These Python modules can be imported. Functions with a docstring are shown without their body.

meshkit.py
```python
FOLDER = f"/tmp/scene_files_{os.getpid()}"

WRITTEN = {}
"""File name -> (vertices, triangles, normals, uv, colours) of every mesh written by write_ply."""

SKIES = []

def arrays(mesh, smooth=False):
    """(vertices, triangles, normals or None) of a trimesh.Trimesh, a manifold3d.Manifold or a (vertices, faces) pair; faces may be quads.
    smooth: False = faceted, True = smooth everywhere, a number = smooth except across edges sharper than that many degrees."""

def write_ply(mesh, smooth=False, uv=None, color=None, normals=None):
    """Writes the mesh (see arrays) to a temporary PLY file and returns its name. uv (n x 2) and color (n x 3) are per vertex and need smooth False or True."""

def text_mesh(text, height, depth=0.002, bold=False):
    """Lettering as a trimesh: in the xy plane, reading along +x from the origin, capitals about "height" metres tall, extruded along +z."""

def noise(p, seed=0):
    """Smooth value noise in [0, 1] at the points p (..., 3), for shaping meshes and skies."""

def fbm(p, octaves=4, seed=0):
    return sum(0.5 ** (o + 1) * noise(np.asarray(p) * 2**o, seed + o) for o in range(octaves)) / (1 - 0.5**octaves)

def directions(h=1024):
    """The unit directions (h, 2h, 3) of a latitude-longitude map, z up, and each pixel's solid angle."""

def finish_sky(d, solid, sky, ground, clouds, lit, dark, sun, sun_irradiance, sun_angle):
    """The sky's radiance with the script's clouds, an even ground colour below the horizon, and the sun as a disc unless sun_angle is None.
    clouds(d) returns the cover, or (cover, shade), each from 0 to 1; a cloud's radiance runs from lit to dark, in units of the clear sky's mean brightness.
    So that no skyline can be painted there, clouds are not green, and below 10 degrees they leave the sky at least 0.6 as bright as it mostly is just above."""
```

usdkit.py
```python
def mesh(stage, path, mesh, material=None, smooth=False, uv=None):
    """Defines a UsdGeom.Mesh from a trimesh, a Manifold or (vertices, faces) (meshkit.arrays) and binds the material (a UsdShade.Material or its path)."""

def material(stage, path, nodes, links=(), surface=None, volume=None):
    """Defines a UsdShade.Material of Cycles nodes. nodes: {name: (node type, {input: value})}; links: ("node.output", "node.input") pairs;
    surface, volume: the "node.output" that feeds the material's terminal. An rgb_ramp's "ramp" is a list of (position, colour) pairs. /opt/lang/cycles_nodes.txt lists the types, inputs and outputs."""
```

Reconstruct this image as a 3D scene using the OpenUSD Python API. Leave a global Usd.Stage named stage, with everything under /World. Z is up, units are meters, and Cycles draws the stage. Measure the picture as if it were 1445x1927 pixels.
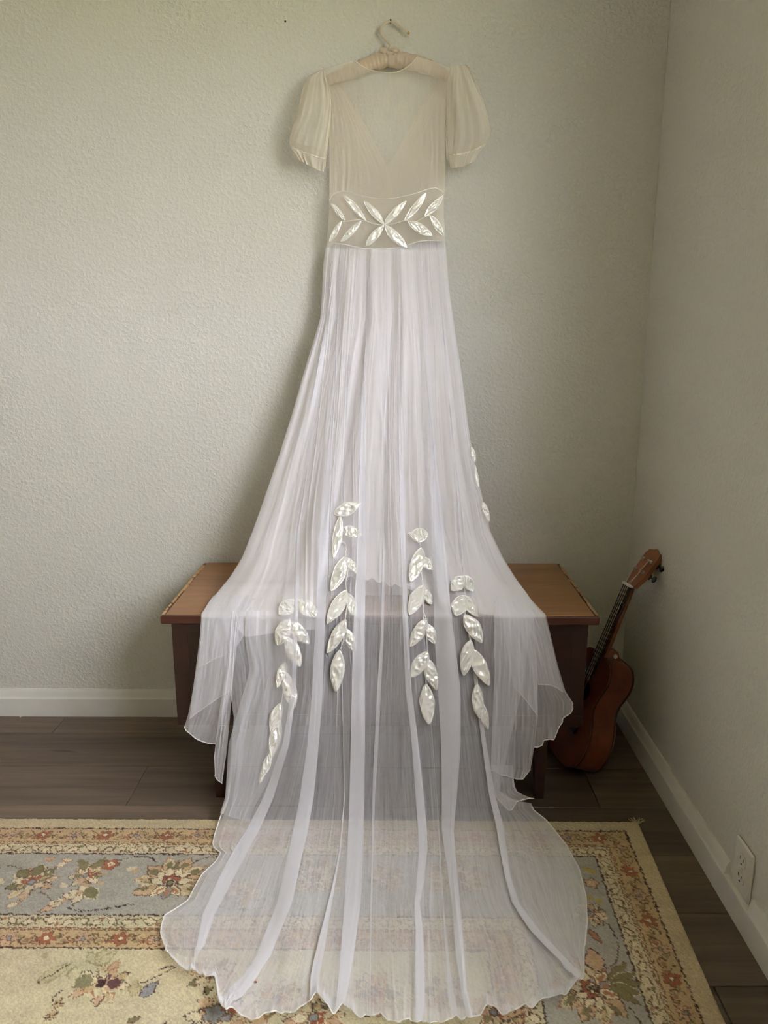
import math
import numpy as np, trimesh, usdkit, manifold3d
from pxr import Usd, UsdGeom, UsdLux, UsdShade, Sdf, Gf, Vt

stage = Usd.Stage.CreateInMemory()
UsdGeom.SetStageUpAxis(stage, "Z")
UsdGeom.SetStageMetersPerUnit(stage, 1.0)
stage.DefinePrim("/World", "Xform")
stage.DefinePrim("/World/Looks", "Scope")

# ------------------------------------------------------------------ camera
# The back wall is the plane y = 0, the floor z = 0, the camera stands 2.25 m before the wall.
FPX, PITCH, YAW, CAM = 1447.0, math.radians(12.8), math.radians(0.48), np.array([0.0, -2.25, 1.177])
fwd = np.array([-math.sin(YAW) * math.cos(PITCH), math.cos(YAW) * math.cos(PITCH), -math.sin(PITCH)])
rgt = np.array([math.cos(YAW), math.sin(YAW), 0.0])
upv = np.cross(rgt, fwd)
cam = UsdGeom.Camera.Define(stage, "/World/camera")
cam.AddTransformOp().Set(Gf.Matrix4d(*[float(v) for v in np.block([[np.stack([rgt, upv, -fwd]), np.zeros((3, 1))], [CAM[None], np.ones((1, 1))]]).ravel()]))
cam.CreateHorizontalApertureAttr(36.0)
cam.CreateFocalLengthAttr(36.0 * FPX / 1445.0)
cam.CreateClippingRangeAttr(Gf.Vec2f(0.05, 300.0))
cam.CreateExposureAttr(1.66)

# ------------------------------------------------------------------ daylight
dome = UsdLux.DomeLight.Define(stage, "/World/sky_light")
dome.CreateIntensityAttr(2.0)
dome.CreateColorAttr(Gf.Vec3f(0.95, 0.945, 1.02))
sun = UsdLux.DistantLight.Define(stage, "/World/sun_light")
sun.CreateIntensityAttr(8.5)
sun.CreateAngleAttr(0.53)
sun.CreateColorAttr(Gf.Vec3f(1.0, 0.95, 0.85))
# the sun stands on the far side of the house: it lights the lawn and never enters the window
sun.AddRotateXYZOp().Set(Gf.Vec3f(0, -40, 0))

# ------------------------------------------------------------------ helpers
WORLD = "/World/"
used_names = {}


def path_of(name, parent=None):
    base = (str(parent.GetPath()) if parent is not None else "/World") + "/" + name
    k = used_names.get(base, -1) + 1
    used_names[base] = k
    return base if k == 0 else f"{base}_{k:03d}"


def obj(name, mesh, mat, parent=None, smooth=30, uv=None, color=None):
    m = usdkit.mesh(stage, path_of(name, parent), mesh, mat, smooth=smooth, uv=uv)
    if color is not None:
        UsdGeom.PrimvarsAPI(m).CreatePrimvar("pile_color", Sdf.ValueTypeNames.Color3fArray, "vertex").Set(Vt.Vec3fArray.FromNumpy(np.asarray(color, np.float32)))
    return m.GetPrim()


def thing(name, loc=(0, 0, 0)):
    x = UsdGeom.Xform.Define(stage, path_of(name))
    x.AddTranslateOp().Set(Gf.Vec3d(*map(float, loc)))
    return x.GetPrim()


def tag(p, label=None, cat=None, group=None, kind=None):
    for k, v in (("label", label), ("category", cat), ("group", group), ("kind", kind)):
        if v:
            p.SetCustomDataByKey(k, v)
    return p


def hull(pts):
    m = manifold3d.Manifold.hull_points(np.asarray(pts, float)).to_mesh()
    return trimesh.Trimesh(np.array(m.vert_properties[:, :3]), np.array(m.tri_verts), process=False)


def cbox(x0, x1, y0, y1, z0, z1, b=0.002):
    """A box with chamfered edges."""
    p = []
    for sx, x in ((1, x0), (-1, x1)):
        for sy, y in ((1, y0), (-1, y1)):
            for sz, z in ((1, z0), (-1, z1)):
                p += [(x + sx * b, y + sy * b, z), (x + sx * b, y, z + sz * b), (x, y + sy * b, z + sz * b)]
    return hull(p)


def join(*ms):
    return trimesh.util.concatenate([m for m in ms])


def moved(m, T):
    m = m.copy()
    m.apply_transform(T)
    return m


def tube(points, r, sides=8, caps=True):
    p = np.asarray(points, float)
    t = np.gradient(p, axis=0)
    t /= np.linalg.norm(t, axis=1, keepdims=True) + 1e-12
    ref = np.array([0.0, 1.0, 0.0]) if abs(t[:, 1]).mean() < 0.8 else np.array([0.0, 0.0, 1.0])
    a = np.cross(t, ref)
    a /= np.linalg.norm(a, axis=1, keepdims=True) + 1e-12
    b = np.cross(t, a)
    ang = np.arange(sides) * 2 * np.pi / sides
    rr = np.broadcast_to(np.asarray(r, float), (len(p),))[:, None, None]
    v = (p[:, None] + rr * (np.cos(ang)[None, :, None] * a[:, None] + np.sin(ang)[None, :, None] * b[:, None])).reshape(-1, 3)
    n = len(p)
    i, j = np.meshgrid(np.arange(n - 1), np.arange(sides), indexing="ij")
    k = (j + 1) % sides
    f = np.concatenate([np.stack([i * sides + j, i * sides + k, (i + 1) * sides + k], -1).reshape(-1, 3), np.stack([i * sides + j, (i + 1) * sides + k, (i + 1) * sides + j], -1).reshape(-1, 3)])
    if caps:
        v = np.vstack([v, p[:1], p[-1:]])
        s = np.arange(sides)
        f = np.vstack([f, np.stack([np.full(sides, len(v) - 2), (s + 1) % sides, s], 1), np.stack([np.full(sides, len(v) - 1), (n - 1) * sides + s, (n - 1) * sides + (s + 1) % sides], 1)])
    return trimesh.Trimesh(v, f, process=False)


def spline(pts, n=60):
    from scipy.interpolate import CubicSpline
    p = np.asarray(pts, float)
    d = np.concatenate([[0], np.cumsum(np.linalg.norm(np.diff(p, axis=0), axis=1))])
    return CubicSpline(d, p)(np.linspace(0, d[-1], n))


def grid_faces(r, c, wrap=False):
    i, j = np.meshgrid(np.arange(r - 1), np.arange(c if wrap else c - 1), indexing="ij")
    k = (j + 1) % c
    a, b, cc, d = i * c + j, i * c + k, (i + 1) * c + k, (i + 1) * c + j
    return np.concatenate([np.stack([a, d, cc], -1).reshape(-1, 3), np.stack([a, cc, b], -1).reshape(-1, 3)])


def _hash(i, j, seed):
    h = (i.astype(np.int64) * 374761393 + j.astype(np.int64) * 668265263 + seed * 2147483647) & 0xFFFFFFFF
    h = ((h ^ (h >> 13)) * 1274126177) & 0xFFFFFFFF
    h = (h ^ (h >> 16)) & 0xFFFF
    return h / 32767.5 - 1.0


def noise2(x, y, seed=0):
    x, y = np.broadcast_arrays(np.asarray(x, float), np.asarray(y, float))
    i, j = np.floor(x), np.floor(y)
    fx, fy = x - i, y - j
    fx, fy = fx * fx * (3 - 2 * fx), fy * fy * (3 - 2 * fy)
    a, b, c, d = _hash(i, j, seed), _hash(i + 1, j, seed), _hash(i, j + 1, seed), _hash(i + 1, j + 1, seed)
    return (a * (1 - fx) + b * fx) * (1 - fy) + (c * (1 - fx) + d * fx) * fy


def at_w(px, py, w):
    """The point on the sight line of a photograph's point at the distance w before the back wall (arrays)."""
    px, py, w = np.broadcast_arrays(np.asarray(px, float), np.asarray(py, float), np.asarray(w, float))
    r = fwd + ((px - 722.5) / FPX)[..., None] * rgt - ((py - 963.5) / FPX)[..., None] * upv
    return CAM + r * ((-w - CAM[1]) / r[..., 1])[..., None]


def w_of_z(px, py, z):
    """How far before the back wall that sight line meets the height z."""
    px, py = np.broadcast_arrays(np.asarray(px, float), np.asarray(py, float))
    r = fwd + ((px - 722.5) / FPX)[..., None] * rgt - ((py - 963.5) / FPX)[..., None] * upv
    return np.where(r[..., 2] < -1e-3, -(CAM[1] + r[..., 1] * (z - CAM[2]) / np.minimum(r[..., 2], -1e-3)), -9.0)


# ------------------------------------------------------------------ materials
def mat(name, nodes, links, surface="p.BSDF"):
    return usdkit.material(stage, f"/World/Looks/{name}", nodes, links, surface=surface)


def plain(name, color, rough=0.5, metal=0.0, spec=0.5, bump=0.0, bscale=60.0, var=0.0, **kw):
    nodes = {"p": ("principled_bsdf", {"base_color": color, "roughness": rough, "metallic": metal, "specular_ior_level": spec, **kw})}
    links = []
    if bump or var:
        nodes |= {"tc": ("texture_coordinate", {}), "n": ("noise_texture", {"scale": bscale, "detail": 4.0})}
        links += [("tc.object", "n.vector")]
    if bump:
        nodes["b"] = ("bump", {"strength": bump, "distance": 0.002})
        links += [("n.fac", "b.height"), ("b.normal", "p.normal")]
    if var:
        nodes["mx"] = ("mix", {"color1": tuple(c * (1 - var) for c in color), "color2": tuple(min(1, c * (1 + var)) for c in color)})
        links += [("n.fac", "mx.fac"), ("mx.color", "p.base_color")]
    return mat(name, nodes, links)


def wall_paint(name, color, strength=0.5):
    return mat(name, {
        "tc": ("texture_coordinate", {}),
        "n1": ("noise_texture", {"scale": 100.0, "detail": 3.0, "roughness": 0.55, "distortion": 0.4}),
        "r1": ("map_range", {"from_min": 0.42, "from_max": 0.66, "clamp": True}),
        "n2": ("noise_texture", {"scale": 3.0, "detail": 2.0}),
        "r2": ("map_range", {"from_min": 0.3, "from_max": 0.7, "to_min": 0.55, "to_max": 1.0, "clamp": True}),
        "m": ("math", {"math_type": "multiply"}),
        "b": ("bump", {"strength": strength, "distance": 0.0026}),
        "p": ("principled_bsdf", {"base_color": color, "roughness": 0.55, "specular_ior_level": 0.35}),
    }, [("tc.object", "n1.vector"), ("n1.fac", "r1.value"), ("tc.object", "n2.vector"), ("n2.fac", "r2.value"), ("r1.result", "m.value1"), ("r2.result", "m.value2"), ("m.value", "b.height"), ("b.normal", "p.normal")])


def wood(name, dark, light, along=(1, 0, 0), rough=0.4, scale=(2.0, 40.0, 40.0), mid=0.5, bump=0.15, spec=0.5, knots=False):
    nodes = {
        "tc": ("texture_coordinate", {}), "oi": ("object_info", {}),
        "off": ("combine_xyz", {}), "rm": ("math", {"math_type": "multiply", "value2": 37.0}),
        "mp": ("mapping", {"scale": scale}),
        "n": ("noise_texture", {"scale": 1.0, "detail": 6.0, "roughness": 0.62, "distortion": 0.6}),
        "mp2": ("mapping", {"scale": tuple(s * 0.22 for s in scale)}),
        "n2": ("noise_texture", {"scale": 1.0, "detail": 3.0, "roughness": 0.5, "distortion": 1.2}),
        "mf": ("mix_float", {"fac": 0.45}),
        "ra": ("rgb_ramp", {"ramp": [(0.30, dark), (mid, tuple((a + b) / 2 for a, b in zip(dark, light))), (0.70, light)]}),
        "b": ("bump", {"strength": bump, "distance": 0.001}),
        "p": ("principled_bsdf", {"roughness": rough, "specular_ior_level": spec}),
    }
    links = [("tc.object", "mp.vector"), ("tc.object", "mp2.vector"), ("oi.random", "rm.value1"), ("rm.value", "off.x"), ("rm.value", "off.y"), ("off.vector", "mp.location"), ("off.vector", "mp2.location"),
             ("mp.vector", "n.vector"), ("mp2.vector", "n2.vector"), ("n.fac", "mf.a"), ("n2.fac", "mf.b"), ("mf.result", "ra.fac"), ("ra.color", "p.base_color"), ("n.fac", "b.height"), ("b.normal", "p.normal")]
    if knots:
        nodes |= {"hv": ("hsv", {}), "vr": ("map_range", {"to_min": 0.82, "to_max": 1.15}),
                  "mp3": ("mapping", {"scale": (5.0, 26.0, 26.0)}), "n3": ("noise_texture", {"scale": 1.0, "detail": 2.0, "distortion": 0.8}),
                  "kr": ("map_range", {"from_min": 0.68, "from_max": 0.80, "to_min": 1.0, "to_max": 0.35, "clamp": True}), "km": ("math", {"math_type": "multiply"})}
        links = [l for l in links if l[1] != "p.base_color"] + [("oi.random", "vr.value"), ("tc.object", "mp3.vector"), ("off.vector", "mp3.location"), ("mp3.vector", "n3.vector"), ("n3.fac", "kr.value"), ("vr.result", "km.value1"), ("kr.result", "km.value2"),
                 ("km.value", "hv.value"), ("ra.color", "hv.color"), ("hv.color", "p.base_color")]
    return mat(name, nodes, links)


def chiffon(name, color, a0, crinkle=(420.0, 26.0, 1.0), bump=0.35, trans=0.16):
    """Sheer woven cloth: the steeper one looks through it, the more threads stand in the way."""
    return mat(name, {
        "tc": ("texture_coordinate", {}), "mp": ("mapping", {"scale": crinkle}),
        "n": ("noise_texture", {"scale": 1.0, "detail": 3.0, "roughness": 0.6, "distortion": 0.5}),
        "mq": ("mapping", {"scale": (crinkle[0] * 0.30, crinkle[1] * 0.22, 1.0)}),
        "n2": ("noise_texture", {"scale": 1.0, "detail": 2.0, "roughness": 0.6, "distortion": 0.8}),
        "nm": ("mix_float", {"fac": 0.55}),
        "bp": ("bump", {"strength": bump, "distance": 0.0015}),
        "lw": ("layer_weight", {"blend": 0.5}),
        "cs": ("math", {"math_type": "subtract", "value1": 1.0}),
        "cm": ("math", {"math_type": "maximum", "value2": 0.14}),
        "iv": ("math", {"math_type": "divide", "value1": 1.0}),
        "mr": ("map_range", {"from_min": 0.34, "from_max": 0.68, "to_min": 1 - a0 * 0.72, "to_max": 1 - min(a0 * 1.35, 0.96)}),
        "pw": ("math", {"math_type": "power"}),
        "op": ("math", {"math_type": "subtract", "value1": 1.0, "use_clamp": True}),
        "d": ("diffuse_bsdf", {"color": color}), "t": ("translucent_bsdf", {"color": color}),
        "mx": ("mix_closure", {"fac": trans}),
        "tr": ("transparent_bsdf", {"color": (1, 1, 1)}), "p": ("mix_closure", {}),
    }, [("tc.UV", "mp.vector"), ("mp.vector", "n.vector"), ("n.fac", "bp.height"), ("bp.normal", "d.normal"),
        ("lw.facing", "cs.value2"), ("cs.value", "cm.value1"), ("cm.value", "iv.value2"), ("tc.UV", "mq.vector"), ("mq.vector", "n2.vector"), ("n.fac", "nm.a"), ("n2.fac", "nm.b"), ("nm.result", "mr.value"), ("mr.result", "pw.value1"), ("iv.value", "pw.value2"), ("pw.value", "op.value2"),
        ("d.BSDF", "mx.closure1"), ("t.BSDF", "mx.closure2"), ("tr.BSDF", "p.closure1"), ("mx.closure", "p.closure2"), ("op.value", "p.fac")], surface="p.closure")


M = {}
M["wall"] = wall_paint("wall_paint", (0.66, 0.645, 0.595))
M["ceiling"] = wall_paint("ceiling_paint", (0.80, 0.78, 0.73), 0.3)
M["wall_far"] = wall_paint("wall_paint_tan", (0.58, 0.54, 0.47))
M["trim"] = plain("trim_paint", (0.74, 0.72, 0.68), 0.35, bump=0.12, bscale=25, var=0.06)
M["floor"] = wood("floor_laminate", (0.055, 0.037, 0.027), (0.20, 0.145, 0.107), scale=(1.6, 34.0, 34.0), rough=0.42, knots=True)
M["gap"] = plain("floor_gap", (0.02, 0.015, 0.012), 0.8)
M["lawn"] = plain("lawn_green", (0.27, 0.25, 0.055), 0.9, bump=0.5, bscale=8, var=0.35)
M["glass"] = mat("window_glass", {"t": ("transparent_bsdf", {"color": (0.97, 0.98, 0.97)}), "g": ("glossy_bsdf", {"roughness": 0.0, "color": (1, 1, 1)}), "lw": ("layer_weight", {"blend": 0.5}),
    "pw": ("math", {"math_type": "power", "value2": 5.0}), "ma": ("math", {"math_type": "multiply_add", "value2": 0.90, "value3": 0.04}), "p": ("mix_closure", {})},
    [("lw.facing", "pw.value1"), ("pw.value", "ma.value1"), ("ma.value", "p.fac"), ("t.BSDF", "p.closure1"), ("g.BSDF", "p.closure2")], surface="p.closure")
M["vinyl"] = plain("window_vinyl", (0.78, 0.78, 0.76), 0.3)

# ------------------------------------------------------------------ the room
XR, XL, YF, ZC = 0.727, -2.45, -4.6, 2.44
WY0, WY1, WZ0, WZ1 = -2.75, -1.08, 1.05, 2.20      # the window's opening in the right wall


def struct(name, mesh, m, label=None, parent=None, smooth=30):
    p = obj(name, mesh, m, parent, smooth)
    if parent is None:
        tag(p, label, None, None, "structure")
    return p


tag(struct("wall_back", cbox(XL - 0.12, XR + 0.12, 0.0, 0.12, -0.02, ZC, 0.0005), M["wall"], "off-white orange-peel plaster wall behind the hanging gown"), cat="wall")
right = join(cbox(XR, XR + 0.12, WY1, 0.0, -0.02, ZC, 0.0005), cbox(XR, XR + 0.12, YF, WY0, -0.02, ZC, 0.0005), cbox(XR, XR + 0.12, WY0, WY1, -0.02, WZ0, 0.0005), cbox(XR, XR + 0.12, WY0, WY1, WZ1, ZC, 0.0005))
tag(struct("wall_right", right, M["wall"], "off-white plaster wall on the right, with the window and the power outlet"), cat="wall")
tag(struct("wall_left", cbox(XL - 0.12, XL, YF, 0.0, -0.02, ZC, 0.0005), M["wall_far"], "tan plaster wall on the left, out of the picture"), cat="wall")
tag(struct("wall_front", cbox(XL - 0.12, XR + 0.12, YF - 0.12, YF, -0.02, ZC, 0.0005), M["wall_far"], "tan plaster wall behind the camera"), cat="wall")
tag(struct("ceiling", cbox(XL - 0.12, XR + 0.12, YF - 0.12, 0.12, ZC, ZC + 0.1, 0.0005), M["ceiling"], "flat white ceiling above the picture"), cat="ceiling")

# floor of laminate planks that run along the back wall
rng = np.random.default_rng(7)
floor = tag(thing("floor"), "dark greyish-brown wood plank floor", "floor", None, "structure")
obj("subfloor", cbox(XL, XR, YF, 0.0, -0.04, -0.008), M["gap"], floor)
row, w0 = 0, 0.0
while w0 < -YF - 0.01:
    w1 = 0.12 + 0.185 * row
    w1 = min(w1, -YF)
    x = XL + {3: 2.04 - 1.22, 2: 0.55, 1: 1.05, 0: 0.2}.get(row, rng.uniform(0.1, 1.2)) - 1.22
    while x < XR:
        a, b = max(x, XL), min(x + 1.22, XR)
        if b - a > 0.01:
            obj("plank", cbox(a + 0.0006, b - 0.0006, -w1 + 0.0006, -w0 - 0.0006, -0.008, rng.uniform(-0.0002, 0.0002), 0.0012), M["floor"], floor)
        x += 1.22
    w0, row = w1, row + 1


# baseboards: a flat board and a bevelled cap above it
def base_profile(t0=0.016, t1=0.011, zb=0.062, zc=0.089):
    return [(0, 0), (t0, 0), (t0, zb), (t1, zb + 0.003), (t1 - 0.001, zc - 0.008), (0.004, zc), (0, zc)]


def extr(prof, a, b, axis):
    """Extrudes a (distance from wall, height) profile along a wall from a to b. axis 0: the back wall; 1: the right wall."""
    P = np.array(prof)
    pts = []
    for s in (a, b):
        for d, z in P:
            pts.append((s, -d, z) if axis == 0 else (XR - d, s, z))
    n = len(P)
    f = []
    for k in range(n):
        j = (k + 1) % n
        f += [(k, j, n + j), (k, n + j, n + k)]
    for k in range(1, n - 1):
        f += [(0, k + 1, k), (n, n + k, n + k + 1)]
    m = trimesh.Trimesh(np.array(pts), np.array(f), process=False)
    m.fix_normals()
    return m


board = [(0, 0), (0.017, 0), (0.017, 0.058), (0.0155, 0.061), (0, 0.061)]
cap = [(0, 0.061), (0.0155, 0.061), (0.012, 0.066), (0.010, 0.080), (0.005, 0.089), (0, 0.089)]
bb = tag(thing("baseboard_back"), "white painted baseboard along the foot of the back wall", "baseboard", None, "structure")
obj("board", extr(board, XL, XR, 0), M["trim"], bb)
obj("cap_moulding", extr(cap, XL, XR, 0), M["trim"], bb)
br = tag(thing("baseboard_right"), "white painted baseboard of the right wall, its cap notched at the outlet", "baseboard", None, "structure")
obj("board", extr(board, YF, -0.017, 1), M["trim"], br)
obj("cap_moulding", extr(cap, -0.815, -0.0155, 1), M["trim"], br)
obj("cap_moulding", extr(cap, YF, -0.925, 1), M["trim"], br)
bl = tag(thing("baseboard_left"), "white painted baseboard of the left wall", "baseboard", None, "structure")
obj("board", cbox(XL, XL + 0.017, YF, -0.02, 0, 0.061, 0.001), M["trim"], bl)
obj("cap_moulding", cbox(XL, XL + 0.011, YF, -0.02, 0.061, 0.089, 0.003), M["trim"], bl)

# the window in the right wall, beside the camera
win = tag(thing("window_1"), "two-pane window in the right wall beside the camera", "window", None, "structure")
x0, x1 = XR + 0.03, XR + 0.09
fr = join(cbox(x0, x1, WY0, WY0 + 0.05, WZ0, WZ1), cbox(x0, x1, WY1 - 0.05, WY1, WZ0, WZ1), cbox(x0, x1, WY0 + 0.05, WY1 - 0.05, WZ0, WZ0 + 0.05), cbox(x0, x1, WY0 + 0.05, WY1 - 0.05, WZ1 - 0.05, WZ1))
obj("frame", fr, M["vinyl"], win)
ym = (WY0 + WY1) / 2
obj("mullion", cbox(x0, x1, ym - 0.025, ym + 0.025, WZ0 + 0.05, WZ1 - 0.05), M["vinyl"], win)
for a, b in ((WY0 + 0.05, ym - 0.025), (ym + 0.025, WY1 - 0.05)):
    obj("pane", cbox(XR + 0.058, XR + 0.062, a, b, WZ0 + 0.05, WZ1 - 0.05, 0.0005), M["glass"], win)
obj("sill", cbox(XR - 0.03, XR + 0.03, WY0 - 0.03, WY1 + 0.03, WZ0 - 0.025, WZ0, 0.004), M["trim"], win)
tag(struct("ground_outside", cbox(XR + 0.12, 40, -40, 40, -0.6, -0.4, 0.001), M["lawn"], "sunlit green lawn outside the window"), cat="lawn")
# ------------------------------------------------------------------ rug
def rug():
    EDGE_W, EDGE_X = 0.562, 0.613
    xs = np.concatenate([np.arange(-1.9, -1.08, 0.012), np.arange(-1.08, EDGE_X - 0.001, 0.0024), [EDGE_X]])
    ws = np.concatenate([[EDGE_W], np.arange(EDGE_W + 0.0024, 1.20, 0.0024), np.arange(1.20, 2.6, 0.012)])
    X, W = np.meshgrid(xs, ws)
    # each knot wanders a little, as in a hand-knotted pile
    kx, kw = np.round(X / 0.0026), np.round(W / 0.0026)
    J = 0.0030
    x = X + J * (noise2(X * 160, W * 160, 1) * 0.8 + noise2(X * 420, W * 420, 2) * 0.7)
    w = W + J * (noise2(X * 160, W * 160, 3) * 0.8 + noise2(X * 420, W * 420, 4) * 0.7)
    SK = lambda x, w: -0.045 * (w - EDGE_W) * np.clip(x / 0.6, 0, 1)

    def uv(px, py):                                       # a point of the rug's drawing from where it lies in the room
        p = at_w(px, py, w_of_z(px, py, 0.012))
        wq, xq = -p[..., 1], p[..., 0]
        return np.stack([xq + 0.045 * (wq - EDGE_W) * np.clip(xq / 0.6, 0, 1), wq], -1)

    BEIGE, TAN, CREAM, BLUE, FIELD = (0.56, 0.46, 0.29), (0.54, 0.385, 0.215), (0.61, 0.53, 0.345), (0.40, 0.37, 0.315), (0.60, 0.525, 0.345)
    DARK, RED, RUST, GREEN, PINK, BROWN, SKYB, LIGHT = (0.075, 0.035, 0.030), (0.37, 0.125, 0.065), (0.40, 0.19, 0.10), (0.225, 0.195, 0.095), (0.56, 0.375, 0.24), (0.17, 0.095, 0.05), (0.30, 0.295, 0.295), (0.70, 0.60, 0.41)
    C = np.zeros(X.shape + (3,))
    C[:] = FIELD

    def paint(mask, col):
        C[mask] = col

    dt, dr = w - EDGE_W, EDGE_X - x
    d = np.minimum(dt, dr)
    s = np.where(dt < dr, x - EDGE_X, w - EDGE_W)        # along the border
    band = lambda a, b: (d >= a) & (d < b)
    paint(band(-1, 0.040), BEIGE)
    for a, b in ((0.0435, 0.092), (0.370, 0.414)):
        paint(band(a, b), TAN)
    for a, b in ((0.102, 0.133), (0.3295, 0.362)):
        paint(band(a, b), CREAM)
    for a, b in ((0.092, 0.102), (0.362, 0.370)):
        paint(band(a, b), CREAM)
        paint(band(a, a + 0.0022) | band(b - 0.0022, b), BROWN)
        paint(band((a + b) / 2 - 0.0012, (a + b) / 2 + 0.0012), RUST)
    paint(band(0.1365, 0.326), BLUE)
    # narrow flowered bands: rosettes, curled stems and leaves
    for (a, b, sd) in ((0.0435, 0.092, 11), (0.370, 0.414, 12)):
        mid, hw = (a + b) / 2, (b - a) / 2
        per = 0.074
        q = s / per
        k = np.floor(q)
        u, v = (q - k - 0.5) * per, d - mid
        inb = band(a, b)
        st = np.abs(v - 0.62 * hw * np.sin(2 * np.pi * (u / per + 0.25) * 1.0 + np.pi * (k % 2))) < 0.0016
        paint(inb & st & (np.abs(u) > 0.012), BROWN)
        for off, sg in ((0.5, 1), (-0.5, 1), (0.26, -1), (-0.26, 1)):
            uu, vv = u - off * per * 0.92, v - sg * 0.25 * hw
            r, th = np.hypot(uu, vv * 1.1), np.arctan2(vv, uu)
            lf = np.abs(np.hypot(uu * 0.8, vv) - 0.008) < 0.0014
            paint(inb & lf & (np.sin(th * 1.0 + k) > -0.3), BROWN)
            paint(inb & (r < 0.0048), np.array(GREEN) * 1.3 if off > 0 else RUST)
        r, th = np.hypot(u, v), np.arctan2(v, u)
        fr = 0.0185 * (0.80 + 0.20 * np.cos(6 * th + k))
        red = inb & ((k % 2) == 0)
        paint(inb & (r < fr + 0.0018), BROWN)
        paint(inb & (r < fr), PINK)
        paint(red & (r < fr), RED)
        paint(inb & ~red & (np.abs(((th * 6 / (2 * np.pi)) % 1) - 0.5) < 0.07) & (r < fr), BROWN)
        paint(inb & (r < 0.0065), BROWN)
        paint(inb & (r < 0.0046), np.array(SKYB))
        paint(red & (r < 0.0046), LIGHT)
    # guard bands: a running row of leaves outlined in brown
    for (a, b, sd) in ((0.102, 0.133, 21), (0.3295, 0.362, 22)):
        mid, hw = (a + b) / 2, (b - a) / 2
        per = 0.034
        q = s / per + 0.25 * np.sin(s * 31)
        k = np.floor(q)
        u, v = (q - k - 0.5) * per, (d - mid)
        v2 = v * np.where(k % 2 == 0, 1, -1)
        e = np.hypot((u + v2 * 0.5) / 0.0115, (v2 - 0.002) / 0.0095)
        inb = band(a, b)
        paint(inb & (np.abs(v2 + 0.010 * np.cos(2 * np.pi * u / per)) < 0.0013), BROWN)
        paint(inb & (e < 1.0), BROWN)
        paint(inb & (e < 0.78), LIGHT)
        paint(inb & (np.hypot(u - 0.012, v2 + 0.008) < 0.0038), np.where((k % 3 == 0)[..., None], RUST, GREEN)[inb & (np.hypot(u - 0.012, v2 + 0.008) < 0.0038)])
    for a in (0.040, 0.133, 0.326, 0.414):
        paint(band(a, a + 0.0036), DARK)

    # drawn motifs
    def local(c, ang, sc=1.0):
        ca, sa = math.cos(ang), math.sin(ang)
        xx, ww = (x - c[0]) / sc, (w - c[1]) / sc
        return xx * ca + ww * sa, -xx * sa + ww * ca

    def petal(c, ang, r0, ln, wd, fill, edge=None, inner=None, ew=0.0028, tip=0.8):
        u, v = local(c, ang)
        t = (u - r0) / ln
        prof = wd * np.sin(np.pi * np.clip(t, 0, 1) ** tip)
        inside = (t > 0) & (t < 1)
        if edge is not None:
            paint((t > -0.04) & (t < 1.05) & (np.abs(v) < prof + ew), edge)
        paint(inside & (np.abs(v) < prof), fill)
        if inner is not None:
            paint((t > 0.15) & (t < 0.75) & (np.abs(v) < prof * 0.45), inner)

    def disc(c, r, col, edge=None, lobes=0, ew=0.0028, ang=0.0):
        u, v = local(c, ang)
        rr, th = np.hypot(u, v), np.arctan2(v, u)
        R = r * (1 + (0.16 * np.cos(lobes * th) if lobes else 0))
        if edge is not None:
            paint(rr < R + ew, edge)
        paint(rr < R, col)

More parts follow.
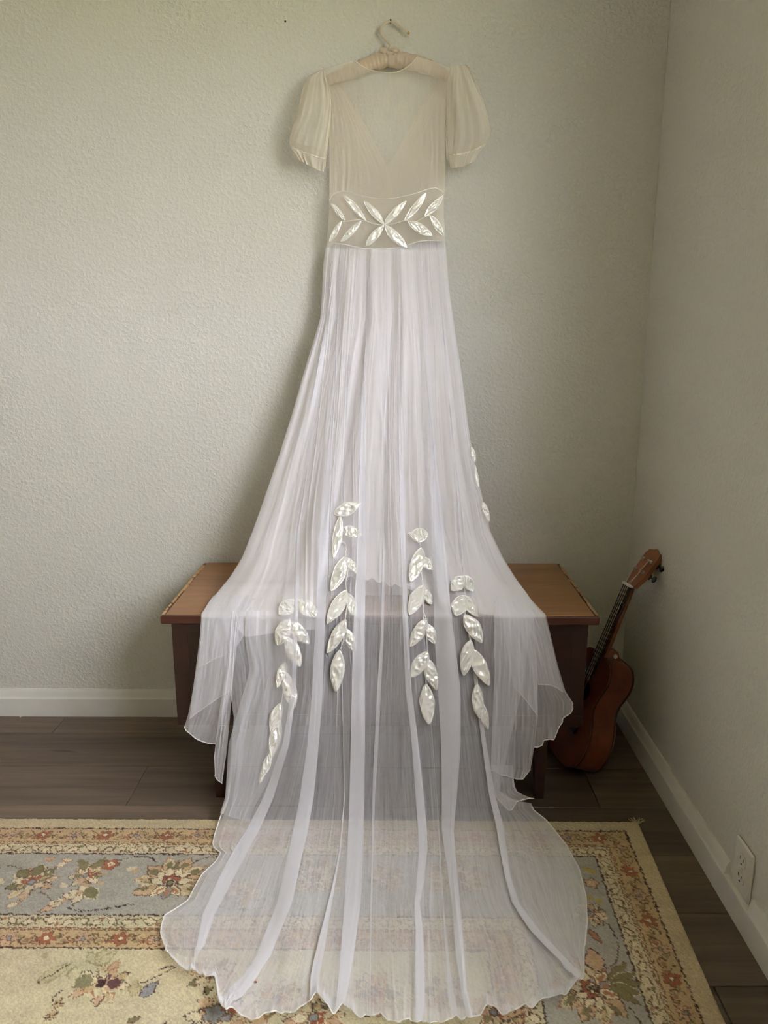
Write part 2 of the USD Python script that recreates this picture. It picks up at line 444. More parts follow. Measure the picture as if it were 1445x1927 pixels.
    def vine(pts, wd=0.0028, col=DARK, raw=False):
        P = np.array(pts, float) if raw else uv(*np.array(pts, float).T)
        P = spline(P, 70) if len(P) > 2 else P
        dist = np.full(X.shape, 9.0)
        for a, b in zip(P[:-1], P[1:]):
            m = (x > min(a[0], b[0]) - 0.02) & (x < max(a[0], b[0]) + 0.02) & (w > min(a[1], b[1]) - 0.02) & (w < max(a[1], b[1]) + 0.02)
            ab = b - a
            t = np.clip(((x[m] - a[0]) * ab[0] + (w[m] - a[1]) * ab[1]) / (ab @ ab + 1e-12), 0, 1)
            dist[m] = np.minimum(dist[m], np.hypot(x[m] - a[0] - t * ab[0], w[m] - a[1] - t * ab[1]))
        paint(dist < wd / 2 * (1 + 0.5 * noise2(X * 130, W * 130, 9)), col)

    def palmette(c, R, ang):
        """A large fan flower; ang is the way its crown points."""
        for k, a in enumerate(np.linspace(-2.0, 2.0, 8)):
            petal(c, ang + a, R * 0.28, R * (0.72 - 0.05 * abs(a)), R * 0.20, (PINK, CREAM)[k % 2], RUST if k % 2 else BROWN, GREEN if abs(a) < 1.5 else TAN)
        for k, a in enumerate(np.linspace(-1.9, 1.9, 9)):
            petal(c, ang + a, R * 0.50, R * 0.34, R * 0.055, (GREEN, TAN)[k % 2], BROWN, None, ew=0.0014)
        for a in np.linspace(-1.35, 1.35, 6):
            petal(c, ang + a, R * 0.14, R * 0.42, R * 0.11, LIGHT, BROWN, ew=0.0022)
        for a in (-0.75, 0.0, 0.75):
            petal(c, ang + a, -R * 0.02, R * 0.34, R * 0.13, RED, DARK, ew=0.0020)
        disc(c, R * 0.13, LIGHT, BROWN)
        disc(c, R * 0.07, GREEN, DARK)
        for a in (2.5, 3.14, -2.5):
            petal(c, ang + a, R * 0.12, R * 0.46, R * 0.12, (SKYB if a == 3.14 else LIGHT), BROWN, RUST)

    def rosette(c, R, col=RED, ang=0.0, lobes=5):
        disc(c, R, col, BROWN, lobes, ang=ang)
        disc(c, R * 0.45, LIGHT)
        disc(c, R * 0.18, RUST)

    def spray(c, R, ang, seed, field=False):
        """A half-open flower with red heart, cream petals outlined in brown and green leaves."""
        r = np.random.default_rng(seed)
        for ring, (n, r0, ln, wd) in enumerate(((9, 0.42, 0.55, 0.15), (7, 0.2, 0.5, 0.14))):
            for k, a in enumerate(np.linspace(-2.6, 2.6, n)):
                cols = (LIGHT, PINK, CREAM, GREEN) if not field else (CREAM, PINK, TAN, LIGHT)
                petal(c, ang + a + r.uniform(-0.15, 0.15), R * r0, R * ln * r.uniform(0.7, 1.0), R * wd, cols[(k + seed + ring) % 4], (BROWN, RUST, DARK)[(k + ring) % 3], (TAN if k % 2 else None), ew=0.0017)
        for a in (-0.9, 0.1, 1.0):
            petal(c, ang + a, 0, R * 0.42, R * 0.11, RED if not field else (0.16, 0.08, 0.07), LIGHT, ew=0.0018)
        for k in range(10):
            disc(c + r.uniform(-0.75, 0.75, 2) * R, r.uniform(0.0015, 0.0035), (BROWN, LIGHT, RED, GREEN)[k % 4])
        disc(c, R * 0.12, SKYB, BROWN)

    def leaf(c, ang, ln, wd, fill=GREEN, edge=BROWN, rib=True):
        petal(c, ang, 0, ln, wd, fill, edge, None, 0.002)
        if rib:
            u, v = local(c, ang)
            paint((np.abs(v) < 0.0013) & (u > 0) & (u < ln), DARK)

    P = lambda px, py: uv(np.float64(px), np.float64(py))
    UPW = -math.pi / 2                                    # away from the camera, towards the wall
    # repeats of the blue border that lie beyond the picture's left edge and under the gown
    for c in (P(590, 1655), P(860, 1655), (-1.28, 0.80), (-1.72, 0.80)):
        palmette(np.array(c), 0.080, UPW)
    for c in (P(455, 1680), P(725, 1650), P(990, 1600), (-1.5, 0.79)):
        spray(np.array(c), 0.050, UPW + 0.8, 3)
    for kk, ww_ in enumerate((1.34, 1.72, 2.1, 2.4)):
        palmette(np.array([0.375, ww_]), 0.075, math.pi + 0.5 * (-1) ** kk)
        spray(np.array([0.37, ww_ + 0.19]), 0.045, kk * 1.3, kk)
    vine([(215, 1623), (240, 1615), (270, 1612), (292, 1621)])
    vine([(365, 1623), (385, 1615), (402, 1613), (430, 1620)])
    vine([(128, 1708), (155, 1714), (185, 1713), (225, 1706), (252, 1702)])
    vine([(395, 1700), (440, 1712), (500, 1708)])
    vine([(-5, 1636), (20, 1630), (38, 1634), (45, 1645)], col=BROWN)
    vine([(75, 1680), (90, 1688), (97, 1698)], 0.002, BROWN)
    palmette(P(320, 1662), 0.088, UPW)
    spray(P(60, 1660), 0.062, UPW - 0.6, 1)
    for a, l in ((UPW - 0.9, 0.035), (UPW + 0.2, 0.035)):
        petal(P(55, 1655), a, 0.012, l, 0.012, GREEN, BROWN)
    spray(P(163, 1647), 0.046, UPW + 0.9, 2)
    petal(P(165, 1640), UPW - 0.7, 0.01, 0.045, 0.011, GREEN, None)
    petal(P(165, 1640), UPW + 0.5, 0.01, 0.045, 0.012, GREEN, None)
    rosette(P(208, 1627), 0.016)
    petal(P(160, 1672), UPW + 3.3, 0, 0.05, 0.010, LIGHT, BROWN)
    for k in range(5):                                     # feathered leaf
        q = P(158 - 14 * k, 1676 + 7 * k)
        petal(q, UPW - 2.3, 0, 0.030, 0.007, CREAM if k % 2 else PINK, BROWN, ew=0.0018)
        petal(q, UPW - 0.9, 0, 0.020, 0.006, LIGHT, BROWN, ew=0.0016)
    petal(P(163, 1670), UPW + 2.4, 0, 0.050, 0.014, GREEN, LIGHT)
    for q, a in (((95, 1616), 0.1), ((115, 1630), -0.5), ((127, 1618), 0.1), ((125, 1662), 0.6), ((248, 1637), -0.3), ((22, 1706), -0.4), ((8, 1654), 0.7)):
        petal(P(*q) - np.array([0.012, 0]), a, 0, 0.026, 0.006, (LIGHT if q[0] != 95 else PINK), None if q[0] in (125, 248) else RUST, ew=0.0014)
    for q in ((255, 1640), (196, 1645), (190, 1662)):
        disc(P(*q), 0.006, TAN, None)
    # right border
    vine([(1139, 1735), (1157, 1760), (1163, 1790), (1155, 1816), (1141, 1823)])
    vine([(1185, 1895), (1196, 1910), (1206, 1930)])
    palmette(P(1118, 1860), 0.085, math.pi * 0.93)
    for k in range(5):
        petal(P(1142, 1850), -0.75 + 0.38 * k, 0.008, 0.062, 0.010, GREEN, LIGHT if k % 2 else BROWN, ew=0.0014)
    petal(P(1128, 1828), -1.7, 0, 0.055, 0.018, PINK, DARK, TAN)
    spray(P(1112, 1720), 0.042, 0.3, 4)
    petal(P(1108, 1750), 1.1, 0, 0.04, 0.006, RUST, BROWN)
    rosette(P(1113, 1662), 0.013, PINK)
    for q, a in (((1096, 1633), 0.3), ((1105, 1640), 0.1), ((1103, 1685), 0.9), ((1122, 1690), 1.2)):
        petal(P(*q), a, 0, 0.022, 0.007, (0.45, 0.36, 0.12), None)
    # field
    vine([(300, 1826), (330, 1819), (287, 1842), (262, 1851), (225, 1854)])
    vine([(142, 1856), (124, 1862), (108, 1871), (99, 1880), (103, 1887)])
    spray(P(190, 1851), 0.058, UPW + 0.4, 5, True)
    disc(P(158, 1848), 0.016, (0.25, 0.225, 0.12), None, 0)
    disc(P(192, 1850), 0.010, DARK, PINK, 5)
    disc(P(215, 1851), 0.012, (0.13, 0.06, 0.06), PINK, 4)
    leaf(P(70, 1850), UPW + 0.75, 0.062, 0.014, (0.52, 0.45, 0.28), (0.35, 0.29, 0.15))
    leaf(P(266, 1876), UPW + 0.55, 0.040, 0.011, SKYB, DARK, False)
    leaf(P(250, 1874), UPW - 0.15, 0.035, 0.010, (0.50, 0.43, 0.25), (0.36, 0.29, 0.15), False)
    for a in (-0.7, 0.0, 0.6):
        petal(P(183, 1817), UPW + a, 0.002, 0.040, 0.009, (0.56, 0.49, 0.30), (0.37, 0.31, 0.17))
    vine([(132, 1842), (128, 1832), (138, 1823), (146, 1822)], 0.0045, (0.35, 0.30, 0.17))
    leaf(P(84, 1918), UPW + 0.9, 0.024, 0.007, TAN, BROWN)
    leaf(P(100, 1890), UPW + 1.5, 0.02, 0.008, TAN, BROWN)
    leaf(P(240, 1925), UPW + 0.9, 0.022, 0.006, GREEN, BROWN, False)
    leaf(P(78, 1796), 0.4, 0.02, 0.007, (0.45, 0.39, 0.22), None, False)
    spray(P(425, 1915), 0.080, UPW - 0.4, 6, False)
    disc(P(402, 1908), 0.017, SKYB, BROWN, 5)
    for q, R, a, sd in (((400, 1835), 0.05, 0.4, 7), ((520, 1880), 0.05, 1.4, 8), ((590, 1915), 0.06, 2.0, 9), ((705, 1868), 0.055, 0.9, 10), ((840, 1870), 0.05, 2.2, 11), ((930, 1905), 0.05, 1.2, 12)):
        spray(P(*q), R, UPW + a, sd)
    r = np.random.default_rng(5)
    for k in range(26):                                    # the field goes on towards the camera
        c = np.array([r.uniform(-1.85, 0.1), r.uniform(1.32, 2.5)])
        spray(c, r.uniform(0.05, 0.08), r.uniform(0, 6), k + 20, k % 2 == 0)
        leaf(c + r.uniform(-0.09, 0.09, 2), r.uniform(0, 6), 0.05, 0.012)
        t = c + np.cumsum(r.uniform(-0.13, 0.13, (4, 2)), 0)
        vine(np.vstack([c, t]), 0.0026, raw=True)
    # wool: tone varies from knot to knot and from dye lot to dye lot
    C *= (1 + 0.17 * noise2(kx, kw, 30) + 0.09 * noise2(X * 25, W * 60, 31) + 0.06 * noise2(X * 6, W * 6, 32))[..., None]
    C *= 1 + 0.03 * np.stack([noise2(X * 7, W * 7, 33), 0 * X, noise2(X * 7, W * 7, 34)], -1)
    C = np.clip(C, 0.01, 0.95)
    H = 0.0125 + 0.0011 * noise2(X * 300, W * 300, 40) + 0.0007 * noise2(X * 90, W * 90, 41)
    edge = np.minimum(X * 0 + (W - EDGE_W), EDGE_X - X)
    H *= np.clip(0.35 + edge / 0.006, 0, 1) ** 0.5
    V = np.stack([X + SK(X, W), -W, H], -1).reshape(-1, 3)
    f = grid_faces(len(ws), len(xs))
    # skirt of the sheet down to the floor
    nr, nc = len(ws), len(xs)
    loop = np.concatenate([np.arange(nc), np.arange(1, nr) * nc + nc - 1, (nr - 1) * nc + np.arange(nc - 2, -1, -1), np.arange(nr - 2, 0, -1) * nc])
    low = V[loop].copy()
    low[:, 2] = 0.0006
    i = np.arange(len(loop))
    j = (i + 1) % len(loop)
    b0 = len(V)
    f2 = np.concatenate([np.stack([loop[i], loop[j], b0 + j], 1), np.stack([loop[i], b0 + j, b0 + i], 1)])
    col = np.vstack([C.reshape(-1, 3), np.tile(np.array([BEIGE]) * 0.8, (len(loop), 1))])
    m = trimesh.Trimesh(np.vstack([V, low]), np.vstack([f[:, ::-1], f2]), process=False)
    M["rug"] = mat("rug_wool", {
        "a": ("attribute", {"attribute": "pile_color"}), "tc": ("texture_coordinate", {}),
        "n": ("noise_texture", {"scale": 520.0, "detail": 2.0}), "b": ("bump", {"strength": 0.6, "distance": 0.002}),
        "p": ("principled_bsdf", {"roughness": 0.9, "specular_ior_level": 0.15, "sheen_weight": 0.15, "sheen_roughness": 0.5}),
    }, [("a.color", "p.base_color"), ("tc.object", "n.vector"), ("n.fac", "b.height"), ("b.normal", "p.normal")])
    t = tag(thing("rug"), "cream and grey-blue floral oriental rug with brown-outlined borders under the gown's train", "rug")
    obj("pile", m, M["rug"], t, True, color=col)
    tuft = []
    r = np.random.default_rng(3)
    for k in range(16):
        p0 = np.array([0.608, -0.566, 0.006])
        a = r.uniform(0.0, 2.2)
        p1 = p0 + np.array([math.cos(a), math.sin(a), 0]) * r.uniform(0.012, 0.03) + [0, 0, r.uniform(-0.002, 0.008)]
        tuft.append(tube([p0, (p0 + p1) / 2 + r.uniform(-0.003, 0.003, 3), p1], 0.0009, 4))
    tag(obj("tassel", join(*tuft), plain("rug_fringe", (0.5, 0.42, 0.28), 0.9), t), "frayed threads at the rug's corner")


rug()

# ------------------------------------------------------------------ low wooden chest under the gown
TX0, TX1, TW0, TW1, TZ = -0.565, 0.513, 0.012, 0.470, 0.510
M["oak"] = wood("chest_top_wood", (0.19, 0.075, 0.026), (0.42, 0.215, 0.088), scale=(3.0, 26.0, 26.0), rough=0.38)
M["edge"] = wood("chest_edge_wood", (0.055, 0.014, 0.010), (0.085, 0.024, 0.015), scale=(3.0, 40.0, 40.0), rough=0.35)
M["body"] = wood("chest_body_wood", (0.022, 0.007, 0.006), (0.050, 0.015, 0.011), scale=(3.0, 40.0, 40.0), rough=0.40)
M["raw"] = wood("worn_edge_wood", (0.40, 0.22, 0.10), (0.62, 0.40, 0.20), scale=(20, 5, 20), rough=0.6)
ch = tag(thing("wooden_chest"), "low dark-red wooden chest with a lighter worn top, half covered by the gown", "chest")
obj("tabletop", cbox(TX0 + 0.010, TX1 - 0.010, -TW1 + 0.010, -TW0, TZ - 0.012, TZ, 0.0012), M["oak"], ch)
tag(obj("edge_moulding", cbox(TX0, TX1, -TW1, -TW1 + 0.0105, TZ - 0.0215, TZ - 0.0012, 0.002), M["edge"], ch), "dark red moulding along the front edge")
for xa, xb in ((TX0, TX0 + 0.0105), (TX1 - 0.0105, TX1)):
    obj("edge_moulding", cbox(xa, xb, -TW1 + 0.0106, -TW0, TZ - 0.0215, TZ - 0.0010, 0.002), M["edge"], ch)
r = np.random.default_rng(11)
chips = []
for xe, sx in ((TX0 + 0.0005, 1), (TX1 - 0.0005, -1)):
    y = -TW1 + 0.012
    while y < -0.05:
        ln, wd = r.uniform(0.015, 0.06), r.uniform(0.004, 0.011)
        chips.append(cbox(min(xe, xe + sx * wd), max(xe, xe + sx * wd), y, y + ln, TZ - 0.003, TZ + 0.0006, 0.0005))
        y += ln + r.uniform(0.0, 0.012)
for c_ in chips:
    obj("worn_edge", c_, M["raw"], ch)
BX0, BX1, BW1, BZ0 = -0.545, 0.492, 0.448, 0.205
obj("front_panel", cbox(BX0 + 0.04, BX1 - 0.04, -BW1 + 0.0015, -BW1 + 0.022, BZ0 + 0.03, TZ - 0.05, 0.0004), M["body"], ch)
for a, b, c, d_ in ((BX0, BX1, TZ - 0.05, TZ - 0.0216), (BX0, BX1, BZ0, BZ0 + 0.03)):
    obj("rail", cbox(a, b, -BW1, -BW1 + 0.024, c, d_, 0.0005), M["body"], ch)
for a, b in ((BX0, BX0 + 0.04), (BX1 - 0.04, BX1)):
    obj("stile", cbox(a, b, -BW1, -BW1 + 0.024, BZ0 + 0.03, TZ - 0.05, 0.0005), M["body"], ch)
for a, b in ((BX0, BX0 + 0.018), (BX1 - 0.018, BX1)):
    obj("side_panel", cbox(a, b, -BW1 + 0.0245, -0.03, BZ0, TZ - 0.0216, 0.002), M["body"], ch)
obj("back_panel", cbox(BX0 + 0.018, BX1 - 0.018, -0.045, -0.03, BZ0, TZ - 0.0216, 0.002), M["body"], ch)
obj("bottom_panel", cbox(BX0 + 0.018, BX1 - 0.018, -BW1 + 0.0245, -0.045, BZ0, BZ0 + 0.015, 0.002), M["body"], ch)
for lx in (BX0 + 0.105, BX1 - 0.105):
    for ly in (-BW1 - 0.004, -0.09):
        pts = []
        for z, h in ((0.0, 0.011), (BZ0, 0.019)):
            cx = lx + (0.004 if lx > 0 else -0.004) * (1 - z / BZ0)
            for sx in (-1, 1):
                for sy in (0, 1):
                    pts.append((cx + sx * h, ly + sy * 2 * h, z))
        obj("leg", hull(pts), M["body"], ch)

# ------------------------------------------------------------------ ukulele leaning in the corner
uk = tag(thing("ukulele"), "reddish-brown wooden ukulele leaning in the corner beside the chest", "ukulele")
ua = np.array([0.3456, 0.069, 0.9355])
ua /= np.linalg.norm(ua)
B0 = np.array([0.5355, -0.272, 0.0030])
al = math.radians(14)
un = np.array([-math.cos(al), -math.sin(al), 0.0])
un -= ua * (un @ ua)
un /= np.linalg.norm(un)
ul = np.cross(ua, un)
UT = np.eye(4)
UT[:3, 0], UT[:3, 1], UT[:3, 2], UT[:3, 3] = ul, ua, un, B0     # local: x across, y along, z out of the face
M["mahog"] = wood("ukulele_mahogany", (0.10, 0.022, 0.010), (0.21, 0.055, 0.022), scale=(40.0, 4.0, 40.0), rough=0.3)
M["neck"] = wood("ukulele_neck_wood", (0.17, 0.055, 0.024), (0.27, 0.10, 0.042), scale=(40.0, 5.0, 40.0), rough=0.4)
M["rosewood"] = wood("ukulele_rosewood", (0.020, 0.009, 0.006), (0.045, 0.020, 0.013), scale=(60.0, 6.0, 60.0), rough=0.4)
M["steel"] = plain("nickel_steel", (0.72, 0.70, 0.66), 0.25, 1.0)
M["blackplastic"] = plain("black_plastic", (0.010, 0.010, 0.011), 0.3)
M["bone"] = plain("white_bone", (0.78, 0.75, 0.68), 0.4)
M["string"] = plain("nylon_string", (0.62, 0.60, 0.57), 0.3)
BL, DEP = 0.318, 0.074
ctrl = [(0, 0.0), (0.050, 0.002), (0.090, 0.022), (0.108, 0.070), (0.104, 0.115), (0.078, 0.165), (0.068, 0.190), (0.072, 0.220), (0.083, 0.255), (0.080, 0.285), (0.060, 0.310), (0.030, 0.3175), (0.0, BL)]
half = spline(ctrl, 60)
half[:, 1] = np.maximum(half[:, 1], 0)
outline = np.vstack([half, (half * [-1, 1])[-2:0:-1]])
from shapely.geometry import Polygon
poly = Polygon(outline).buffer(0)


def plate(p, z0, z1, T=UT):
    m = trimesh.creation.extrude_polygon(p, z1 - z0, engine="earcut")
    m.apply_translation([0, 0, z0])
    return moved(m, T)


def lbox(*a, b=0.0008):
    return moved(cbox(*a, b), UT)


shell = poly.difference(poly.buffer(-0.003))
obj("side", plate(shell, 0.0, DEP), M["mahog"], uk)
obj("back", plate(poly.buffer(0.0006), -0.003, 0.0), M["mahog"], uk)
hole = Polygon([(0.029 * math.cos(t), 0.205 + 0.029 * math.sin(t)) for t in np.linspace(0, 2 * np.pi, 40)])
obj("soundboard", plate(poly.buffer(0.0006).difference(hole), DEP, DEP + 0.003), M["mahog"], uk)
for z in (0.002, DEP - 0.002):
    pts = np.array(poly.buffer(0.0008).exterior.coords)
    obj("binding", moved(tube(np.column_stack([pts, np.full(len(pts), z)]), 0.0016, 6), UT), M["rosewood"], uk)
HY = 0.522                                                                     # the nut
nk = []
for y, hw_, t in ((BL - 0.005, 0.025, 0.030), (BL + 0.02, 0.023, 0.022), (HY, 0.018, 0.017)):
    nk.append([(hw_ * math.cos(a), y, DEP + 0.001 - max(t * math.sin(a), 0)) for a in np.linspace(0, math.pi, 13)])
nv = np.array(nk).reshape(-1, 3)
nf = grid_faces(3, 13)
nf = np.vstack([nf, [(0, 12, 13), (13, 12, 25), (13, 25, 26), (26, 25, 38)], [(0, i, i + 1) for i in range(1, 12)], [(26, 26 + i + 1, 26 + i) for i in range(1, 12)]])
neck = trimesh.Trimesh(nv, nf, process=False)
neck.fix_normals()
obj("neck", moved(neck, UT), M["neck"], uk)
obj("heel", moved(hull([(sx * 0.024, BL - 0.002, DEP - 0.002) for sx in (-1, 1)] + [(sx * 0.024, BL + 0.028, DEP - 0.010) for sx in (-1, 1)] + [(sx * 0.012, BL + 0.022, 0.030) for sx in (-1, 1)] + [(sx * 0.014, BL - 0.004, 0.012) for sx in (-1, 1)]), UT), M["neck"], uk)
fb = obj("fretboard", lbox(-0.0185, 0.0185, 0.245, HY, DEP + 0.0032, DEP + 0.0085), M["rosewood"], uk)
sc = HY - 0.105
for k in range(1, 15):
    y = HY - sc * (1 - 2 ** (-k / 12))
    obj("fret", lbox(-0.0180, 0.0180, y - 0.0009, y + 0.0009, DEP + 0.0084, DEP + 0.0098, b=0.0003), M["steel"], uk)
obj("nut", lbox(-0.0188, 0.0188, HY, HY + 0.006, DEP + 0.001, DEP + 0.0118), M["bone"], uk)
HR = trimesh.transformations.rotation_matrix(-math.radians(16), [1, 0, 0], [0, HY, DEP - 0.004])   # the headstock leans back
HT = UT @ HR
hs = Polygon([(-0.0188, HY + 0.004), (0.0188, HY + 0.004), (0.024, HY + 0.02), (0.030, HY + 0.035), (0.031, HY + 0.10), (0.026, HY + 0.116), (0.010, HY + 0.119), (0.0, HY + 0.124), (-0.010, HY + 0.119), (-0.026, HY + 0.116), (-0.031, HY + 0.10), (-0.030, HY + 0.035), (-0.024, HY + 0.02)])
obj("headstock", plate(hs, DEP - 0.012, DEP + 0.001, HT), M["neck"], uk)
for k, (sx, y) in enumerate(((-1, 0.05), (-1, 0.085), (1, 0.05), (1, 0.085))):
    cx = sx * 0.017
    post = trimesh.creation.cylinder(0.0026, 0.022, sections=14)
    post.apply_translation([cx, HY + y, DEP + 0.004])
    col_ = trimesh.creation.cylinder(0.0048, 0.003, sections=14)
    col_.apply_translation([cx, HY + y, DEP + 0.0036])
    pg = obj("tuning_peg", moved(join(post, col_), HT), M["steel"], uk)
    shaft = tube([(cx, HY + y, DEP - 0.018), (sx * 0.040, HY + y, DEP - 0.018)], 0.0022, 8)
    kn = trimesh.creation.icosphere(2, 1.0)
    kn.apply_scale([0.006, 0.0095, 0.0055])
    kn.apply_translation([sx * 0.045, HY + y, DEP - 0.018])
    hb = cbox(cx - 0.007, cx + 0.007, HY + y - 0.008, HY + y + 0.008, DEP - 0.024, DEP - 0.012, 0.002)
    tag(obj("tuner_button", moved(join(shaft, kn, hb), HT), M["blackplastic"], uk), "black tuner button")
for k, u in enumerate((-0.0125, -0.0042, 0.0042, 0.0125)):
    pe = (-0.017, 0.05) if k == 1 else (-0.017, 0.085) if k == 0 else (0.017, 0.05) if k == 2 else (0.017, 0.085)
    obj("string", moved(tube([(u * 1.15, 0.105, DEP + 0.012), (u, HY + 0.003, DEP + 0.0125), tuple((HR @ [pe[0], HY + pe[1], DEP + 0.011, 1])[:3])], 0.0006, 5), UT), M["string"], uk)
obj("bridge", lbox(-0.045, 0.045, 0.092, 0.114, DEP + 0.003, DEP + 0.011, b=0.002), M["rosewood"], uk)
sb = trimesh.creation.revolve([(0, 0), (0.0065, 0), (0.0065, 0.002), (0.003, 0.004), (0.003, 0.008), (0.006, 0.010), (0.006, 0.012), (0, 0.013)], sections=20)
sb.apply_transform(trimesh.transformations.rotation_matrix(math.pi / 2, [0, 1, 0]))
sb.apply_translation([0.017, BL + 0.012, 0.045])
tag(obj("strap_button", moved(sb, UT), M["bone"], uk), "small white strap button on the heel")

# ------------------------------------------------------------------ power outlet on the right wall
ou = tag(thing("power_outlet"), "white duplex power outlet with painted-over plate low on the right wall", "outlet")
M["plate"] = plain("painted_plate", (0.70, 0.67, 0.61), 0.4, bump=0.15, bscale=40, var=0.06)
M["slot"] = plain("slot_black", (0.01, 0.009, 0.008), 0.6)
OY0, OY1, OZ0, OZ1 = -0.910, -0.836, 0.0615, 0.172
obj("cover_plate", cbox(XR - 0.0075, XR, OY0, OY1, OZ0, OZ1, 0.003), M["plate"], ou)
XP = XR - 0.0075
for zc_ in (0.136, 0.097):
    yc_ = (OY0 + OY1) / 2
    a = np.linspace(0, 2 * np.pi, 28, endpoint=False)
    ring = [(XP - q, yc_ + np.clip(0.0175 * math.cos(t), -0.0150, 0.0150), zc_ + 0.0145 * math.sin(t)) for t in a for q in (0.0, 0.0022)]
    rc = obj("receptacle", hull(ring), M["plate"], ou)
    for dy, hh in ((-0.0062, 0.0035), (0.0062, 0.0042)):
        obj("slot", cbox(XP - 0.0026, XP - 0.0015, yc_ + dy - 0.0010, yc_ + dy + 0.0010, zc_ + 0.0005, zc_ + 0.0005 + 2 * hh, 0.0002), M["slot"], rc)
    obj("ground_hole", hull([(XP - q, yc_ + 0.0024 * math.cos(t), zc_ - 0.0075 + 0.0024 * max(math.sin(t), -0.6)) for t in a for q in (0.0015, 0.0026)]), M["slot"], rc)
sc_ = trimesh.creation.cylinder(0.0035, 0.002, sections=16)
sc_.apply_transform(trimesh.transformations.rotation_matrix(math.pi / 2, [0, 1, 0]))
sc_.apply_translation([XP - 0.0006, (OY0 + OY1) / 2, 0.1165])
obj("screw", sc_, M["plate"], ou)

# ------------------------------------------------------------------ nails and small things
M["rust"] = plain("rusty_iron", (0.045, 0.026, 0.018), 0.6, 0.6)


def nail(name, p, r0, ln, label):
    m = trimesh.creation.revolve([(0, 0), (r0 * 0.5, 0), (r0 * 0.5, ln - 0.001), (r0, ln - 0.001), (r0, ln), (0, ln + 0.0006)], sections=16)
    m.apply_transform(trimesh.transformations.rotation_matrix(math.pi / 2, [1, 0, 0]))
    m.apply_translation(p)
    return tag(obj(name, m, M["rust"]), label, "nail")


nail("nail", at_w(735, 43.5, 0.0) + [0, 0.003, 0.0], 0.0024, 0.024, "small rusty nail in the wall that carries the hanger's hook")
nail("nail", at_w(537, 41, 0.0) + [0, 0.003, 0], 0.0024, 0.006, "lone black nail head in the wall, up left of the hanger")
cr = hull(np.random.default_rng(4).normal(size=(30, 3)) * [0.0022, 0.002, 0.0018])
cr.apply_translation([float(at_w(40, 1346, 0.02)[0]), -0.022, -cr.bounds[0, 2] + 0.0003])
tag(obj("crumb", cr, M["bone"]), "tiny white crumb of plaster on the floor at the foot of the back baseboard", "crumb")
# ------------------------------------------------------------------ padded hanger
M["satin_pad"] = plain("hanger_satin", (0.56, 0.45, 0.34), 0.38, bump=0.3, bscale=220, sheen_weight=0.3)
M["hookwire"] = plain("hook_wrap", (0.64, 0.56, 0.43), 0.5)
M["brass"] = plain("brass_tip", (0.62, 0.44, 0.18), 0.3, 0.8)
hg = tag(thing("padded_hanger"), "padded beige satin hanger hooked on the nail, under the gown's shoulders", "hanger")
HW = 0.034
hook = spline([(733, 98), (733, 91), (734, 85), (730, 79.5), (722, 71), (716, 61.5), (717.5, 52), (724.5, 43.5), (734, 39.6), (742.5, 41.2), (753.5, 49), (763, 57.2), (769.5, 63.4)], 90)
hw_ = np.interp(np.arange(90), [0, 20, 60, 89], [HW, 0.020, 0.017, 0.020])
hp = at_w(hook[:, 0], hook[:, 1], hw_)
obj("hook", tube(hp[:-3], 0.0031, 10), M["hookwire"], hg)
tag(obj("hook_tip", tube(hp[-4:], 0.0033, 10), M["brass"], hg), "brass-coloured tip of the hook")
ax = spline([(606, 157), (640, 142), (680, 127), (715, 114), (733, 112), (752, 113), (790, 121), (826, 135), (850, 151)], 130)
n_ = len(ax)
tt = np.linspace(0, 1, n_)
rad = np.interp(tt, [0, 0.03, 0.2, 0.45, 0.5, 0.56, 0.8, 0.97, 1], [0.002, 0.011, 0.0185, 0.020, 0.0175, 0.020, 0.0185, 0.012, 0.002])
rad = rad * (1 + 0.035 * np.sin(tt * 210) * np.sin(np.pi * tt) + 0.05 * noise2(tt * 60, 0, 3))
ang = np.linspace(0, 2 * np.pi, 20, endpoint=False)
pc = at_w(ax[:, 0], ax[:, 1], HW)
tg = np.gradient(pc, axis=0)
tg /= np.linalg.norm(tg, axis=1, keepdims=True)
nz = np.cross(tg, [0, -1, 0])
wr = 1 + 0.05 * np.sin(ang[None] * 3 + tt[:, None] * 60) * (rad[:, None] > 0.006)
pv = pc[:, None] + (rad[:, None] * wr)[..., None] * (np.cos(ang)[None, :, None] * nz[:, None] * np.where(np.sin(ang) > -2, 1, 1)[None, :, None] + 0.72 * np.sin(ang)[None, :, None] * np.array([0, -1, 0])[None, None])
obj("padding", trimesh.Trimesh(pv.reshape(-1, 3), grid_faces(n_, 20, True), process=False), M["satin_pad"], hg, True)
bow = []
for k, (dx, dz, rx, rz) in enumerate(((-0.016, 0.013, 0.013, 0.009), (0.014, 0.012, 0.013, 0.009), (-0.004, 0.004, 0.008, 0.007), (0.008, 0.003, 0.007, 0.006))):
    s_ = trimesh.creation.icosphere(3, 1.0)
    v = s_.vertices * (1 + 0.16 * noise2(s_.vertices[:, 0] * 3 + k, s_.vertices[:, 2] * 3, 5)[:, None])
    bow.append(trimesh.Trimesh(v * [rx, 0.010, rz] + at_w(733, 108, HW) + [dx, -0.004, dz], s_.faces, process=False))
obj("gathered_cover", join(*bow), M["satin_pad"], hg, True)

